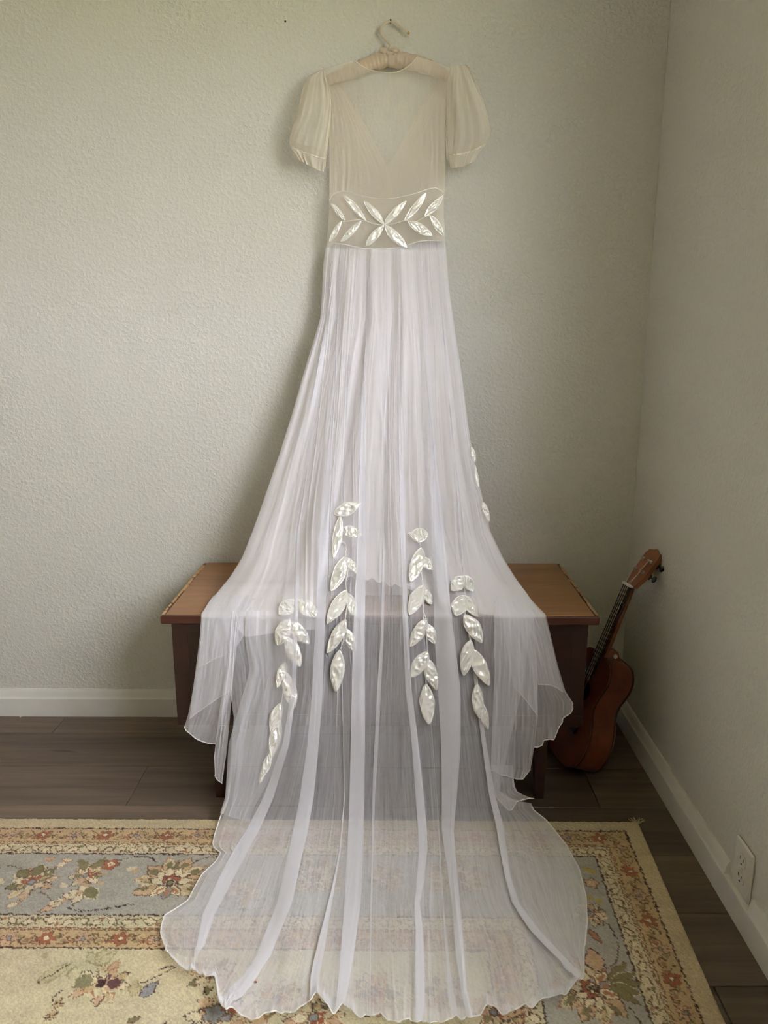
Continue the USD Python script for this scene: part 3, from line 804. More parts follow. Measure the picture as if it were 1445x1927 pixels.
# ------------------------------------------------------------------ the gown
M["chiffon"] = chiffon("silk_chiffon", (0.96, 0.945, 0.99), 0.33)
M["lining"] = chiffon("underskirt_chiffon", (0.975, 0.925, 0.915), 0.72, bump=0.2)
M["bodice"] = chiffon("bodice_chiffon", (0.93, 0.87, 0.77), 0.33)
M["bodice2"] = chiffon("bodice_front_chiffon", (0.88, 0.77, 0.65), 0.36)
M["hem"] = plain("rolled_hem", (0.86, 0.84, 0.84), 0.6)
M["seam"] = plain("seam_binding", (0.74, 0.68, 0.56), 0.6)
M["cuffline"] = plain("cuff_gathers", (0.86, 0.80, 0.68), 0.6)
M["cord"] = plain("vine_cord", (0.84, 0.81, 0.76), 0.45)
M["satin"] = mat("white_satin", {
    "tc": ("texture_coordinate", {}), "n": ("noise_texture", {"scale": 85.0, "detail": 1.5, "distortion": 0.8}), "b": ("bump", {"strength": 0.25, "distance": 0.004}),
    "p": ("principled_bsdf", {"base_color": (0.97, 0.955, 0.925), "metallic": 0.42, "roughness": 0.26, "specular_ior_level": 0.7, "sheen_weight": 0.2}),
}, [("tc.object", "n.vector"), ("n.fac", "b.height"), ("b.normal", "p.normal")])
M["stain"] = plain("rust_stain", (0.20, 0.03, 0.02), 0.8)

GL = "long sheer white gown with puff sleeves and train, hung on the wall over the chest"
gown = tag(thing("gown"), GL, "dress")

BAND_B = [(614, 468), (628, 459), (648, 460), (671, 465), (689, 468), (723, 469), (764, 463), (782, 456), (811, 453), (834, 454), (840, 468)]
PY = lambda y, pts: np.interp(y, [p[0] for p in pts], [p[1] for p in pts])
W_PROFILE = [(380, 0.060), (452, 0.064), (475, 0.082), (550, 0.105), (700, 0.160), (850, 0.220), (1000, 0.298), (1100, 0.395), (1150, 0.462), (1162, 0.487), (1200, 0.496), (1300, 0.508), (1400, 0.526), (1480, 0.550), (1540, 0.580), (1580, 0.628), (1930, 0.65)]
SIL_L = [(460, 613), (475, 611), (500, 608), (550, 606), (600, 602), (650, 587), (700, 572), (760, 555), (800, 543), (850, 527), (900, 510), (950, 493), (1000, 475), (1050, 455), (1085, 433), (1131, 394), (1160, 378)]
SIL_R = [(460, 838), (500, 842), (550, 846), (600, 853), (700, 868), (800, 881), (850, 889), (900, 899), (950, 911), (1000, 923), (1050, 947), (1087, 970), (1125, 997), (1160, 1028)]


def base_w(px, py):
    """How far before the wall the gown's skirt runs, seen at a place of the photograph: it hangs forward over the chest, drops to the floor and lies on the rug."""
    px, py = np.broadcast_arrays(np.asarray(px, float), np.asarray(py, float))
    w = PY(py, W_PROFILE)
    L, R = PY(py, SIL_L), PY(py, SIL_R)
    s = np.clip(np.abs((px - (L + R) / 2) / ((R - L) / 2)), 0, 1)
    k = PY(py, [(465, 0.36), (700, 0.20), (900, 0.15), (1000, 0.15), (1100, 0.2), (1160, 0.0)])
    w = w * (1 - k * s ** 3)
    wt = w_of_z(px, py, TZ + 0.004)
    w = np.where(py < 1161, np.maximum(w, np.minimum(wt, 0.478)), w)
    return np.maximum(w, w_of_z(px, py, 0.0165))


def cloth(px, py, off, name, m, uscale=None, parent=gown):
    """A piece of cloth as a grid of rows (py) and columns (px), off its base by off (metres towards the room)."""
    w = base_w(px, py) + off
    P = at_w(px, py, w)
    du = np.concatenate([np.zeros((P.shape[0], 1)), np.cumsum(np.linalg.norm(np.diff(P, axis=1), axis=2), axis=1)], 1)
    dv = np.concatenate([np.zeros((1, P.shape[1])), np.cumsum(np.linalg.norm(np.diff(P, axis=0), axis=2), axis=0)], 0)
    # threads follow the columns: measure across at the widest row, so that the weave gathers towards the waist
    u = np.linspace(0, du.max(), P.shape[1])[None] + 0 * du
    v = np.repeat(dv.mean(1, keepdims=True), P.shape[1], 1)
    o = obj(name, trimesh.Trimesh(P.reshape(-1, 3), grid_faces(*P.shape[:2]), process=False), m, parent, True, uv=np.stack([u, v], -1).reshape(-1, 2))
    return o, P


def gathers(nr, nc, cycles, seed, t=None, drift=1.0):
    """Soft vertical folds: a sum of wandering ridges, -1..1."""
    t = np.linspace(0, 1, nr)[:, None] if t is None else t
    u = np.linspace(0, 1, nc)[None]
    u = u + drift * 0.010 * noise2(u * 9, t * 3, seed + 5)
    a = noise2(u * cycles, t * 1.6, seed)
    b = noise2(u * cycles * 2.3, t * 2.6, seed + 1)
    return a + 0.45 * b


def broad_folds(px, py):
    """The broad soft folds that all layers of the skirt share: -1..1 over the place on the gown."""
    L, R = PY(py, SIL_L), PY(py, SIL_R)
    xn = np.clip((px - L) / (R - L), -0.2, 1.2)
    t = (np.asarray(py, float) - 468) / 1440.0
    xn = xn + 0.010 * noise2(xn * 7, t * 4, 91)
    a = noise2(xn * 15, t * 2.0, 92)
    b = noise2(xn * 27 + 5, t * 2.6, 93)
    return np.tanh(1.6 * a) + 0.55 * np.tanh(1.6 * b)


from scipy.ndimage import gaussian_filter1d, gaussian_filter


def skirt():
    L = SIL_L[:-2] + [(1131, 396), (1160, 392), (1250, 425), (1350, 440), (1450, 432), (1509, 424), (1569, 404), (1588, 400), (1597, 404), (1604, 416), (1612, 411), (1620, 407), (1646, 379), (1679, 361), (1694, 354), (1710, 330), (1722, 309), (1740, 304), (1756, 302), (1786, 312)]
    R = SIL_R[:-1] + [(1140, 1008), (1160, 1004), (1200, 996), (1300, 982), (1400, 958), (1470, 944), (1488, 940), (1503, 962), (1507, 974), (1510, 1000), (1523, 1002), (1541, 1026), (1560, 1042), (1590, 1066), (1634, 1090), (1688, 1103), (1738, 1105), (1792, 1099)]
    # folds laid over themselves: (row, centre, width) along each
    FOLDS = [
        [(470, 632, 1), (700, 602, 5), (1000, 560, 9), (1200, 556, 10), (1300, 553, 12), (1400, 538, 17), (1500, 505, 25), (1560, 476, 31), (1600, 452, 35), (1650, 425, 36), (1720, 392, 30), (1800, 372, 16), (1840, 366, 4)],
        [(470, 648, 1), (600, 636, 4), (800, 624, 9), (900, 615, 15), (1000, 610, 20), (1100, 606, 22), (1200, 601, 22), (1300, 597, 24), (1400, 589, 26), (1500, 577, 32), (1560, 566, 34), (1600, 557, 33), (1700, 535, 35), (1800, 495, 34), (1900, 420, 30)],
        [(470, 674, 1), (700, 655, 2), (1100, 640, 3), (1500, 648, 2), (1600, 640, 4), (1680, 625, 9), (1770, 606, 20), (1850, 593, 24), (1905, 591, 24)],
        [(470, 697, 1), (700, 684, 6), (900, 681, 13), (1000, 681, 18), (1100, 678, 23), (1200, 675, 27), (1400, 673, 32), (1500, 671, 33), (1600, 668, 35), (1700, 663, 37), (1800, 653, 30), (1900, 641, 22)],
        [(470, 727, 1), (700, 726, 6), (900, 725, 8), (1100, 721, 8), (1200, 719, 8), (1300, 713, 11), (1400, 708, 11), (1500, 703, 8), (1600, 701, 6), (1700, 698, 5), (1900, 696, 3)],
        [(470, 750, 1), (850, 752, 5), (1000, 757, 13), (1100, 760, 13), (1200, 764, 14), (1300, 769, 15), (1380, 779, 16), (1480, 788, 20), (1560, 795, 22), (1600, 796, 21), (1660, 791, 20), (1700, 785, 14), (1750, 789, 19), (1800, 790, 23), (1925, 791, 24)],
        [(470, 774, 1), (900, 786, 4), (1200, 798, 4), (1500, 822, 2), (1700, 834, 3), (1760, 838, 7), (1850, 847, 13), (1905, 856, 16)],
        [(470, 795, 1), (700, 807, 6), (900, 818, 16), (1000, 824, 28), (1100, 829, 35), (1200, 836, 44), (1300, 845, 50), (1400, 848, 44), (1500, 845, 34), (1560, 842, 27), (1600, 846, 24), (1700, 858, 19), (1800, 866, 20), (1860, 874, 12), (1925, 889, 15)],
        [(470, 822, 1), (700, 842, 3), (1000, 866, 5), (1200, 884, 7), (1300, 897, 9), (1400, 911, 12), (1500, 927, 16), (1560, 941, 19), (1600, 947, 18), (1650, 955, 16), (1700, 970, 18), (1750, 1006, 24), (1780, 1034, 24), (1815, 1060, 20), (1860, 1080, 14), (1905, 1092, 9)],
    ]
    FLIP = [1, 1, -1, 1, -1, 1, 1, 1, -1]
    HEM = [(300, 1787), (312, 1787), (338, 1817), (364, 1826), (405, 1835), (411, 1878), (425, 1902), (439, 1893), (451, 1911), (466, 1916), (510, 1908), (543, 1906), (570, 1890), (582, 1886), (596, 1866), (610, 1880), (629, 1905), (645, 1889), (659, 1899), (677, 1914), (712, 1909), (739, 1918), (780, 1921), (810, 1923), (852, 1914), (880, 1912), (904, 1912), (914, 1886), (929, 1890), (947, 1908), (968, 1902), (987, 1887), (1000, 1893), (1027, 1877), (1063, 1869), (1081, 1849), (1096, 1843), (1106, 1820), (1099, 1793)]
    ys = np.concatenate([np.arange(468, 1560, 4.0), np.arange(1560, 1781, 2.6)])
    nb = 60
    rows_s = np.concatenate([np.zeros(len(ys)), np.linspace(0, 1, nb + 1)[1:]])
    yk = np.concatenate([ys, np.full(nb, ys[-1])])
    nr = len(yk)
    ybot = ys[-1] + rows_s * (1905 - ys[-1])
    yq = np.where(rows_s > 0, ybot, yk)                     # the row used to look folds up
    knots, heights = [PY(np.minimum(yq, 1790), L)], [np.zeros(nr)]
    for F, fl in zip(FOLDS, FLIP):
        c, wd = PY(yq, [(p[0], p[1]) for p in F]), PY(yq, [(p[0], p[2]) for p in F])
        h = np.clip(wd / 18, 0.05, 1)
        knots += [c + wd / 2, c - wd / 2]
        wide_fold = max(p[2] for p in F) > 17
        heights += [h * 1.0, h * 0.6] if fl > 0 else [h * 0.2, h * 0.5]
        if wide_fold:                                        # doubled back a second time
            knots += [c + wd * 0.46, c - wd * 0.47]
            heights += [h * 0.4, h * 0.2] if fl > 0 else [h * 0.75, h]
    knots.append(PY(np.minimum(yq, 1792), R))
    heights.append(np.zeros(nr))
    knots, heights = np.stack(knots, 1), np.stack(heights, 1)
    for j in range(1, knots.shape[1] - 1):                   # stay inside the outline
        knots[:, j] = np.clip(knots[:, j], knots[:, 0] + 2, knots[:, -1] - 2)
    seg_cols, at = [], [0]
    wide = np.abs(np.diff(knots, axis=1)).mean(0)
    for j in range(knots.shape[1] - 1):
        back = j % 2 == 1
        n = int(np.clip(wide[j] / (2.0 if back else 1.25), 9, 75))
        at.append(at[-1] + n)
    nc = at[-1] + 1
    col = np.arange(nc)
    X = np.stack([np.interp(col, at, k) for k in knots])
    O = np.stack([np.interp(col, at, k) for k in heights])
    # a fold's edge is round: the top layer lies proud, the turned layer between
    for j in range(1, knots.shape[1] - 1, 2):
        a0, a1, a2 = at[j - 1], at[j], at[j + 1]
    X[:, 3:-3] = gaussian_filter1d(X, 1.6, axis=1, mode="nearest")[:, 3:-3]
    O = gaussian_filter1d(O, 2.2, axis=1, mode="nearest")
    hem_y = np.interp(X, [p[0] for p in HEM], [p[1] for p in HEM])
    hem_y = hem_y + 5.0 * noise2(X / 11.0, 0.4, 81) + 3.0 * noise2(X / 4.5, 0.2, 82)      # the rolled edge ripples
    Yp = np.where(rows_s[:, None] > 0, ys[-1] + rows_s[:, None] * (hem_y - ys[-1]), yk[:, None] + 0 * X)
    top = np.interp(X, [p[0] for p in BAND_B], [p[1] - 1.0 for p in BAND_B])
    Yp = np.where(Yp < 500, 500 - (500 - Yp) / 32.0 * (500 - top), Yp)
    t = np.clip((yq - 468) / 1440.0, 0, 1)[:, None]
    g = gathers(nr, nc, 34, 101, t * 1.8, 1.0)
    fine = gathers(nr, nc, 120, 202, t * 6, 0.6)
    big = gathers(nr, nc, 13, 303, t * 1.3, 1.0)
    uu = np.linspace(0, 1, nc)[None] + 0.004 * noise2(np.linspace(0, 1, nc)[None] * 20, t * 12, 311)
    crease = np.exp(-(noise2(uu * 40, t * 2.6, 321) / 0.09) ** 2) + 0.5 * np.exp(-(noise2(uu * 75, t * 4.5, 331) / 0.13) ** 2)
    amp = PY(yq, [(468, 0.0046), (600, 0.0060), (900, 0.0072), (1100, 0.0070), (1250, 0.0048), (1560, 0.0044), (1800, 0.0034)])[:, None]
    lay = PY(yq, [(468, 0.003), (700, 0.006), (1000, 0.012), (1200, 0.016), (1560, 0.018), (1700, 0.016), (1850, 0.016), (1910, 0.020)])[:, None]
    edge = np.clip(np.minimum(col, nc - 1 - col) / 8.0, 0, 1)[None]
    off = O * lay + edge * (amp * (0.42 * g + 0.6 * crease) + PY(yq, [(468, 0.002), (520, 0.006), (700, 0.0125), (1000, 0.0140), (1150, 0.0090), (1300, 0.0060), (1560, 0.0055), (1900, 0.0042)])[:, None] * broad_folds(X, np.minimum(Yp, 1150) * 0.6 + Yp * 0.4) + 0.0011 * fine) + 0.004
    # the hem lies in small waves
    wave = np.exp(-((1 - np.where(rows_s > 0, rows_s, 0)) * 9) ** 2)[:, None] * (rows_s > 0)[:, None]
    off = off + wave * (0.013 * np.abs(noise2(X / 17.0, 0.3, 71)) + 0.010 * np.maximum(noise2(X / 8.0, 0.7, 72), 0) + 0.002)
    # sheer train on the floor: low swells
    fl = np.clip((yq - 1590) / 80, 0, 1)[:, None]
    off = off + fl * 0.005 * (0.6 + noise2(X / 45.0 - (Yp - 1560) / 160.0 * np.sign(X - 700) * 0.6, Yp / 150.0, 77))
    off = np.maximum(off, 0.0005)
    o, P = cloth(X, Yp, off, "skirt", M["chiffon"])
    tag(o, "sheer white skirt and train in long laid folds")
    r0 = int(np.argmin(np.abs(yq - 1512)))
    hem = np.vstack([P[r0:, 0], P[-1, 1:], P[-2:r0:-1, -1]])
    tag(obj("rolled_hem", tube(gaussian_filter1d(hem, 0.8, axis=0), 0.0013, 6), M["hem"], o), "bright rolled edge of the train")
    return P


skirt()


def strip(name, left, right, y0, hem, off, seed, m, nc=70, nr=110, amp=0.004, fold=None, label=None, hemline=True, cyc=12):
    """A hanging piece of skirt between two outlines, from row y0 down to a hem line given over x."""
    s = np.linspace(0, 1, nr)[:, None]
    u = np.linspace(0, 1, nc)[None]
    hx = np.linspace(hem[0][0], hem[-1][0], nc) if hem[0][0] < hem[-1][0] else np.linspace(hem[-1][0], hem[0][0], nc)
    # follow the hem by its length
    hp = np.array(hem, float)
    dl = np.concatenate([[0], np.cumsum(np.hypot(*np.diff(hp, axis=0).T))])
    bx, by = np.interp(u[0] * dl[-1], dl, hp[:, 0]), np.interp(u[0] * dl[-1], dl, hp[:, 1])
    Y = y0 + s * (by[None] - y0)
    A, B = PY(Y, left), PY(Y, right)
    X = A + (B - A) * u
    X = X + (bx[None] - X[-1:]) * s ** 6
    g = gathers(nr, nc, cyc, seed, s * 2) + 0.8 * gathers(nr, nc, cyc * 0.4, seed + 9, s * 1.2)
    e = np.clip(np.minimum(np.arange(nc), nc - 1 - np.arange(nc)) / 5.0, 0, 1)[None]
    o, P = cloth(X, Y, off + amp * g * e + 0.0006 * gathers(nr, nc, cyc * 5, seed + 20, s * 5), name, m)
    if label:
        tag(o, label)
    if hemline:
        obj("rolled_hem", tube(P[-1], 0.0012, 6), M["hem"], o)
    return P


# what lies behind the skirt: the underskirt to the chest's top, and the front of the skirt
def underskirt():
    nr, nc = 190, 300
    u, s = np.linspace(0, 1, nc)[None], np.linspace(0, 1, nr)[:, None]
    hx = np.array([380, 440, 462, 490, 560, 608, 622, 650, 690, 720, 750, 790, 830, 866, 875, 920, 1030])
    hy = np.array([1165, 1175, 1199, 1195, 1186, 1184, 1092, 1086, 1088, 1092, 1102, 1106, 1112, 1108, 1150, 1157, 1160])
    yb = np.interp(430 + u * 570, hx, hy) + 2.5 * np.sin(u * 160) * (np.abs(u - 0.52) < 0.2)
    Y = 470 + s * (yb - 470)
    A, B = PY(Y, SIL_L) + 3, PY(Y, SIL_R) - 3
    X = A + (B - A) * u
    X = np.where(Y > 1100, X + ((430 + u * 570) - X) * np.clip((Y - 1100) / 60, 0, 1), X)
    g = 0.3 * gathers(nr, nc, 34, 404, s * 1.6) + 2.0 * broad_folds(X, Y) + 0.5 * np.exp(-(noise2(u * 30, s * 2.2, 424) / 0.1) ** 2)
    w_in = base_w(X, Y)
    off = -np.clip(w_in * 0.16, 0.008, 0.05) * np.clip((1130 - Y) / 120, 0.0, 1) + 0.0052 * g * np.clip((1160 - Y) / 60, 0, 1) * np.clip(0.35 + (Y - 466) / 200, 0, 1)
    wt = w_of_z(X, Y, TZ + 0.002)
    off = np.where(Y < 1160, np.maximum(off, wt - w_in), off)
    o, P = cloth(X, Y, off, "underskirt", M["lining"])
    tag(o, "denser white underskirt ending at the chest's top")
    obj("lace_edge", tube(P[-1, 88:220] + np.array([0, -0.003, 0.002]), 0.0016, 6), M["hem"], o)
    # the other half of the skirt, nearer the wall
    Y = 466 + s * (1120 - 466) + 0 * u
    A, B = PY(Y, SIL_L) + 1, PY(Y, SIL_R) - 1
    X = A + (B - A) * u
    wb = PY(Y, [(466, 0.035), (700, 0.06), (900, 0.10), (1050, 0.22), (1120, 0.33)])
    g = gathers(nr, nc, 34, 505, s * 3)
    w_in = base_w(X, Y)
    side = np.clip((np.abs(u - 0.5) * 2), 0, 1) ** 3
    off = (wb - w_in) * (1 - side) + 0.003 * g * (1 - side)
    off = np.maximum(off, w_of_z(X, Y, TZ + 0.001) - w_in)
    o, P = cloth(X, Y, off, "skirt_front", M["chiffon"])


underskirt()
strip("skirt_panel", [(1120, 402), (1131, 394), (1155, 379), (1197, 376), (1253, 369), (1298, 363), (1345, 354), (1368, 347)], [(1120, 470), (1180, 445), (1208, 442), (1298, 436), (1402, 406)], 1120,
      [(347, 1368), (350, 1375), (358, 1381), (368, 1390), (379, 1395), (392, 1399), (405, 1400)], 0.010, 11, M["chiffon"], label="side of the skirt draped over the chest's left corner", cyc=7, amp=0.003)
strip("skirt_panel", [(1125, 398), (1155, 381), (1197, 378), (1253, 373)], [(1125, 500), (1180, 470), (1230, 440)], 1125, [(373, 1256), (388, 1249), (403, 1240), (415, 1236), (426, 1229), (440, 1222)], 0.006, 12, M["chiffon"], cyc=6, amp=0.003)
strip("skirt_panel", [(1130, 396), (1155, 382), (1197, 379), (1253, 371), (1298, 364), (1350, 357)], [(1130, 480), (1180, 450), (1230, 444), (1300, 436)], 1130, [(357, 1352), (368, 1343), (380, 1335), (398, 1322), (416, 1310), (436, 1297)], 0.007, 13, M["chiffon"], cyc=6, amp=0.003)
strip("skirt_panel", [(1150, 436), (1250, 428), (1330, 414), (1387, 407), (1423, 403), (1452, 404)], [(1150, 450), (1208, 443), (1298, 437), (1402, 428), (1474, 418)], 1150, [(404, 1460), (409, 1468), (418, 1474)], 0.020, 14, M["chiffon"], nc=40, cyc=4, amp=0.004, label="narrow fold hanging at the train's left side")
strip("skirt_panel", [(1150, 462), (1200, 460), (1260, 470), (1400, 430), (1500, 424), (1530, 414)], [(1150, 560), (1250, 556), (1400, 540), (1530, 480)], 1150, [(414, 1530), (440, 1540), (470, 1545)], 0.009, 15, M["chiffon"], cyc=10, amp=0.004, hemline=False)
strip("skirt_panel", [(1120, 930), (1200, 985), (1262, 1002), (1349, 1008), (1400, 1005)], [(1120, 992), (1157, 1027), (1186, 1034), (1250, 1049), (1299, 1063), (1323, 1077), (1345, 1070), (1380, 1046), (1400, 1022)], 1120,
      [(1005, 1406), (1012, 1406), (1020, 1403), (1023, 1393), (1034, 1391), (1042, 1392), (1046, 1383), (1049, 1375), (1053, 1366), (1058, 1360), (1059, 1352), (1066, 1347), (1074, 1342), (1078, 1334), (1077, 1325)], 0.008, 16, M["chiffon"], cyc=6, amp=0.003, label="side of the skirt draped over the chest's right corner")
strip("skirt_panel", [(1125, 960), (1200, 1000), (1290, 1012)], [(1125, 994), (1157, 1025), (1186, 1032), (1250, 1047), (1305, 1061)], 1125, [(1012, 1288), (1034, 1289), (1048, 1294), (1060, 1303)], 0.005, 17, M["chiffon"], cyc=5, amp=0.002)
strip("skirt_panel", [(1130, 928), (1262, 931), (1400, 925), (1455, 923)], [(1130, 985), (1157, 1004), (1262, 1011), (1349, 1012), (1407, 1005), (1448, 998), (1465, 985)], 1130,
      [(923, 1449), (935, 1455), (944, 1459), (953, 1460), (962, 1463), (973, 1466), (984, 1466), (991, 1457), (998, 1448)], 0.020, 18, M["chiffon"], cyc=9, amp=0.006, label="fold hanging before the chest's right leg")
strip("skirt_panel", [(1130, 940), (1262, 960), (1300, 968)], [(1130, 985), (1262, 1010), (1346, 1011)], 1130, [(966, 1292), (980, 1306), (996, 1326), (1011, 1346)], 0.014, 19, M["chiffon"], nc=40, cyc=5, amp=0.003)
strip("skirt_panel", [(1440, 924), (1480, 929), (1505, 936)], [(1440, 965), (1490, 968), (1510, 985), (1522, 1001)], 1440, [(930, 1487), (936, 1503), (948, 1516), (957, 1525), (963, 1524), (973, 1508), (985, 1505), (997, 1502), (1004, 1503)], 0.016, 21, M["chiffon"], nc=60, cyc=6, amp=0.004, label="small ruffle of hem at the foot of the chest's leg")


# upper part: bodice, sleeves, waistband
def flat(name, top, bottom, left, right, w, m, seed, bulge=0.02, amp=0.0015, cyc=30, nr=90, nc=90, gather=None, label=None):
    """A worn panel between a top and a bottom line (over x) and two sides (over y)."""
    u, s = np.linspace(0, 1, nc)[None], np.linspace(0, 1, nr)[:, None]
    X = np.repeat(left[0][1] + (right[0][1] - left[0][1]) * u, nr, 0)
    for _ in range(6):
        yt, yb = np.interp(X, *np.array(top).T), np.interp(X, *np.array(bottom).T)
        Y = yt + (yb - yt) * s
        X = PY(Y, left) + (PY(Y, right) - PY(Y, left)) * u
    g = gathers(nr, nc, cyc, seed, s * 2)
    a = amp * (gather(X, Y) if gather else 1.0)
    W = w + bulge * (1 - (2 * u - 1) ** 2) ** 0.6 * np.sin(np.pi * np.clip(s * 0.8 + 0.1, 0, 1)) + a * g
    P = at_w(X, Y, W)
    o = obj(name, trimesh.Trimesh(P.reshape(-1, 3), grid_faces(nr, nc), process=False), m, gown, True, uv=np.stack([u * 0.3 + 0 * s, s * 0.4 + 0 * u], -1).reshape(-1, 2))
    if label:
        tag(o, label)
    return o, P


NECK = [(607, 132), (640, 121), (665, 113), (671, 117), (683, 125.5), (697, 132), (720, 136), (737, 137), (752, 133.5), (770, 123), (780, 113), (786, 106), (815, 115), (848, 128)]
BAND_T = [(617, 378), (620, 377), (630, 364), (645, 360), (674, 366), (700, 372), (732, 374), (761, 369), (796, 359), (814, 354), (834, 362), (840, 364)]
SIDE_L = [(105, 607), (132, 607), (160, 616), (194, 622), (252, 619), (311, 620), (365, 620), (380, 619)]
SIDE_R = [(105, 848), (128, 848), (151, 843), (194, 840), (253, 838), (311, 838), (363, 837), (380, 836)]
gath = lambda X, Y: 0.25 + 2.3 * np.clip((Y - 190) / 150, 0, 1) * (np.exp(-((X - 648) / 22) ** 2) + np.exp(-((X - 812) / 24) ** 2))
bo, BP = flat("bodice_back", NECK, BAND_T, SIDE_L, SIDE_R, 0.060, M["bodice"], 31, bulge=0.020, amp=0.0017, cyc=46, gather=gath, nc=150, label="sheer cream bodice back with a scooped neckline")
nk_ = np.array([p for p in NECK if 660 < p[0] < 790], float)
nk_ = spline(nk_, 50)
obj("neck_binding", tube(at_w(nk_[:, 0], nk_[:, 1], 0.078), 0.0013, 6), M["seam"], bo)
for sgn, pts in ((1, [(616, 134), (628, 150), (650, 175), (690, 240), (728, 312), (736, 340), (741, 369)]), (-1, [(842, 130), (830, 146), (808, 176), (768, 245), (730, 312), (723, 340), (720, 372)])):
    if sgn > 0:
        flat("bodice_front", [(607, 133), (640, 160), (660, 190), (741, 368)], BAND_T, SIDE_L, [(132, 617)] + [(p[1], p[0]) for p in pts], 0.026, M["bodice2"], 33, bulge=-0.006, amp=0.002, cyc=24)
    else:
        flat("bodice_front", [(720, 370), (800, 190), (818, 160), (848, 130)], BAND_T, [(130, 838)] + [(p[1], p[0]) for p in pts], SIDE_R, 0.024, M["bodice2"], 34, bulge=-0.006, amp=0.002, cyc=24)
wb_, WP = flat("waistband", BAND_T, BAND_B, [(350, 619), (400, 619), (470, 614)], [(350, 836), (400, 835), (470, 839)], 0.066, M["bodice"], 41, bulge=0.016, amp=0.0006, cyc=10, label="sheer waistband with satin leaves")
flat("waistband_front", BAND_T, BAND_B, [(350, 621), (400, 621), (470, 617)], [(350, 834), (400, 833), (470, 836)], 0.034, M["bodice2"], 42, bulge=-0.004, amp=0.001, cyc=12)
for line in (BAND_T, BAND_B):
    p = spline(np.array(line[1:-1], float), 70)
    obj("seam", tube(at_w(p[:, 0], p[:, 1], 0.071 + 0.013 * np.sin(np.linspace(0, np.pi, 70)) ** 0.6), 0.0011, 6), M["cord"], wb_)


def sleeve(lft, rgt_, w0, seed, cuff, label):
    nr, nc = 110, 96
    s = np.linspace(0, 1, nr)[:, None]
    y0, y1 = lft[0][0], lft[-1][0]
    Y = y0 + s * (y1 - y0)
    A, B = PY(Y, lft), PY(Y, rgt_)
    A, B = gaussian_filter1d(A, 2, axis=0, mode="nearest"), gaussian_filter1d(B, 2, axis=0, mode="nearest")
    ph = np.linspace(0, 2 * np.pi, nc, endpoint=False)[None]
    dep = PY(Y, [(y0, 0.006), (y0 + 25, 0.03), (y0 + 80, 0.052), (y0 + 125, 0.058), (y1 - 34, 0.050), (y1 - 24, 0.030), (y1 - 19, 0.024), (y1 - 12, 0.030), (y1, 0.038)])
    fold = 1.3 * noise2(ph * 3.1 + 0.9 * np.sin(s * 3), s * 1.5, seed) + 0.5 * noise2(ph * 7 - s * 3, s * 2.4, seed + 1)
    k = 0.13 * np.clip(1.2 - s, 0.4, 1)
    X = (A + B) / 2 + (B - A) / 2 * np.cos(ph) * (1 + 0.02 * fold)
    W = w0 + dep * np.sin(ph) * (1 + k * 1.6 * fold) + 0.004 * fold
    W = W + 0.010 * np.clip((Y - (y1 - 20)) / 20, 0, 1) * noise2(ph * 6.3, s * 2, seed + 3)
    W = np.maximum(W, 0.004)
    Yj = Y + cuff(X) * s ** 3 + 0 * ph
    P = at_w(X, Yj, W)
    o = obj("sleeve", trimesh.Trimesh(P.reshape(-1, 3), grid_faces(nr, nc, True), process=False), M["bodice"], gown, True, uv=np.stack([np.repeat(ph / 6.3 * 0.35, nr, 0), s * 0.2 + 0 * ph], -1).reshape(-1, 2))
    tag(o, label)
    r1 = int(np.argmin(np.abs(Y[:, 0] - (y1 - 20))))
    obj("cuff", tube(np.vstack([P[r1], P[r1, :1]]), 0.0016, 6), M["cuffline"], o)
    obj("rolled_hem", tube(np.vstack([P[-1], P[-1, :1]]), 0.0010, 6), M["cuffline"], o)
    q = P[1]
    obj("armhole_seam", tube(at_w(*np.array(lft_seam if seed == 51 else rgt_seam, float).T, 0.068), 0.0012, 6), M["seam"], o)


lft_seam = [(607, 132), (612, 146), (617, 162), (621, 180), (623, 200), (620, 240), (615, 280), (611, 316)]
rgt_seam = [(848, 128), (844, 145), (841, 165), (840, 190), (839, 230), (839, 270), (841, 300)]
sleeve([(131, 604), (136, 594), (145, 578), (165, 570), (194, 563), (218, 558), (244, 549), (267, 544), (284, 543), (296, 550), (306, 560)],
       [(131, 609), (136, 611), (145, 613), (165, 619), (194, 623), (218, 622), (244, 619), (267, 616), (284, 613), (296, 611), (306, 609)], 0.064, 51, lambda X: np.interp(X, [543, 552, 575, 605, 625], [-20, -12, 2, 16, 17]), "puffed left sleeve")
sleeve([(122, 849), (128, 847), (140, 844), (165, 840), (194, 839), (218, 840), (244, 841), (262, 842), (280, 841), (290, 843), (300, 848)],
       [(122, 876), (128, 885), (140, 889), (165, 900), (194, 910), (218, 917), (244, 922), (262, 924), (280, 917), (290, 905), (300, 895)], 0.064, 52, lambda X: np.interp(X, [840, 850, 868, 890, 925], [8, 15, 14, 4, -22]), "puffed right sleeve")


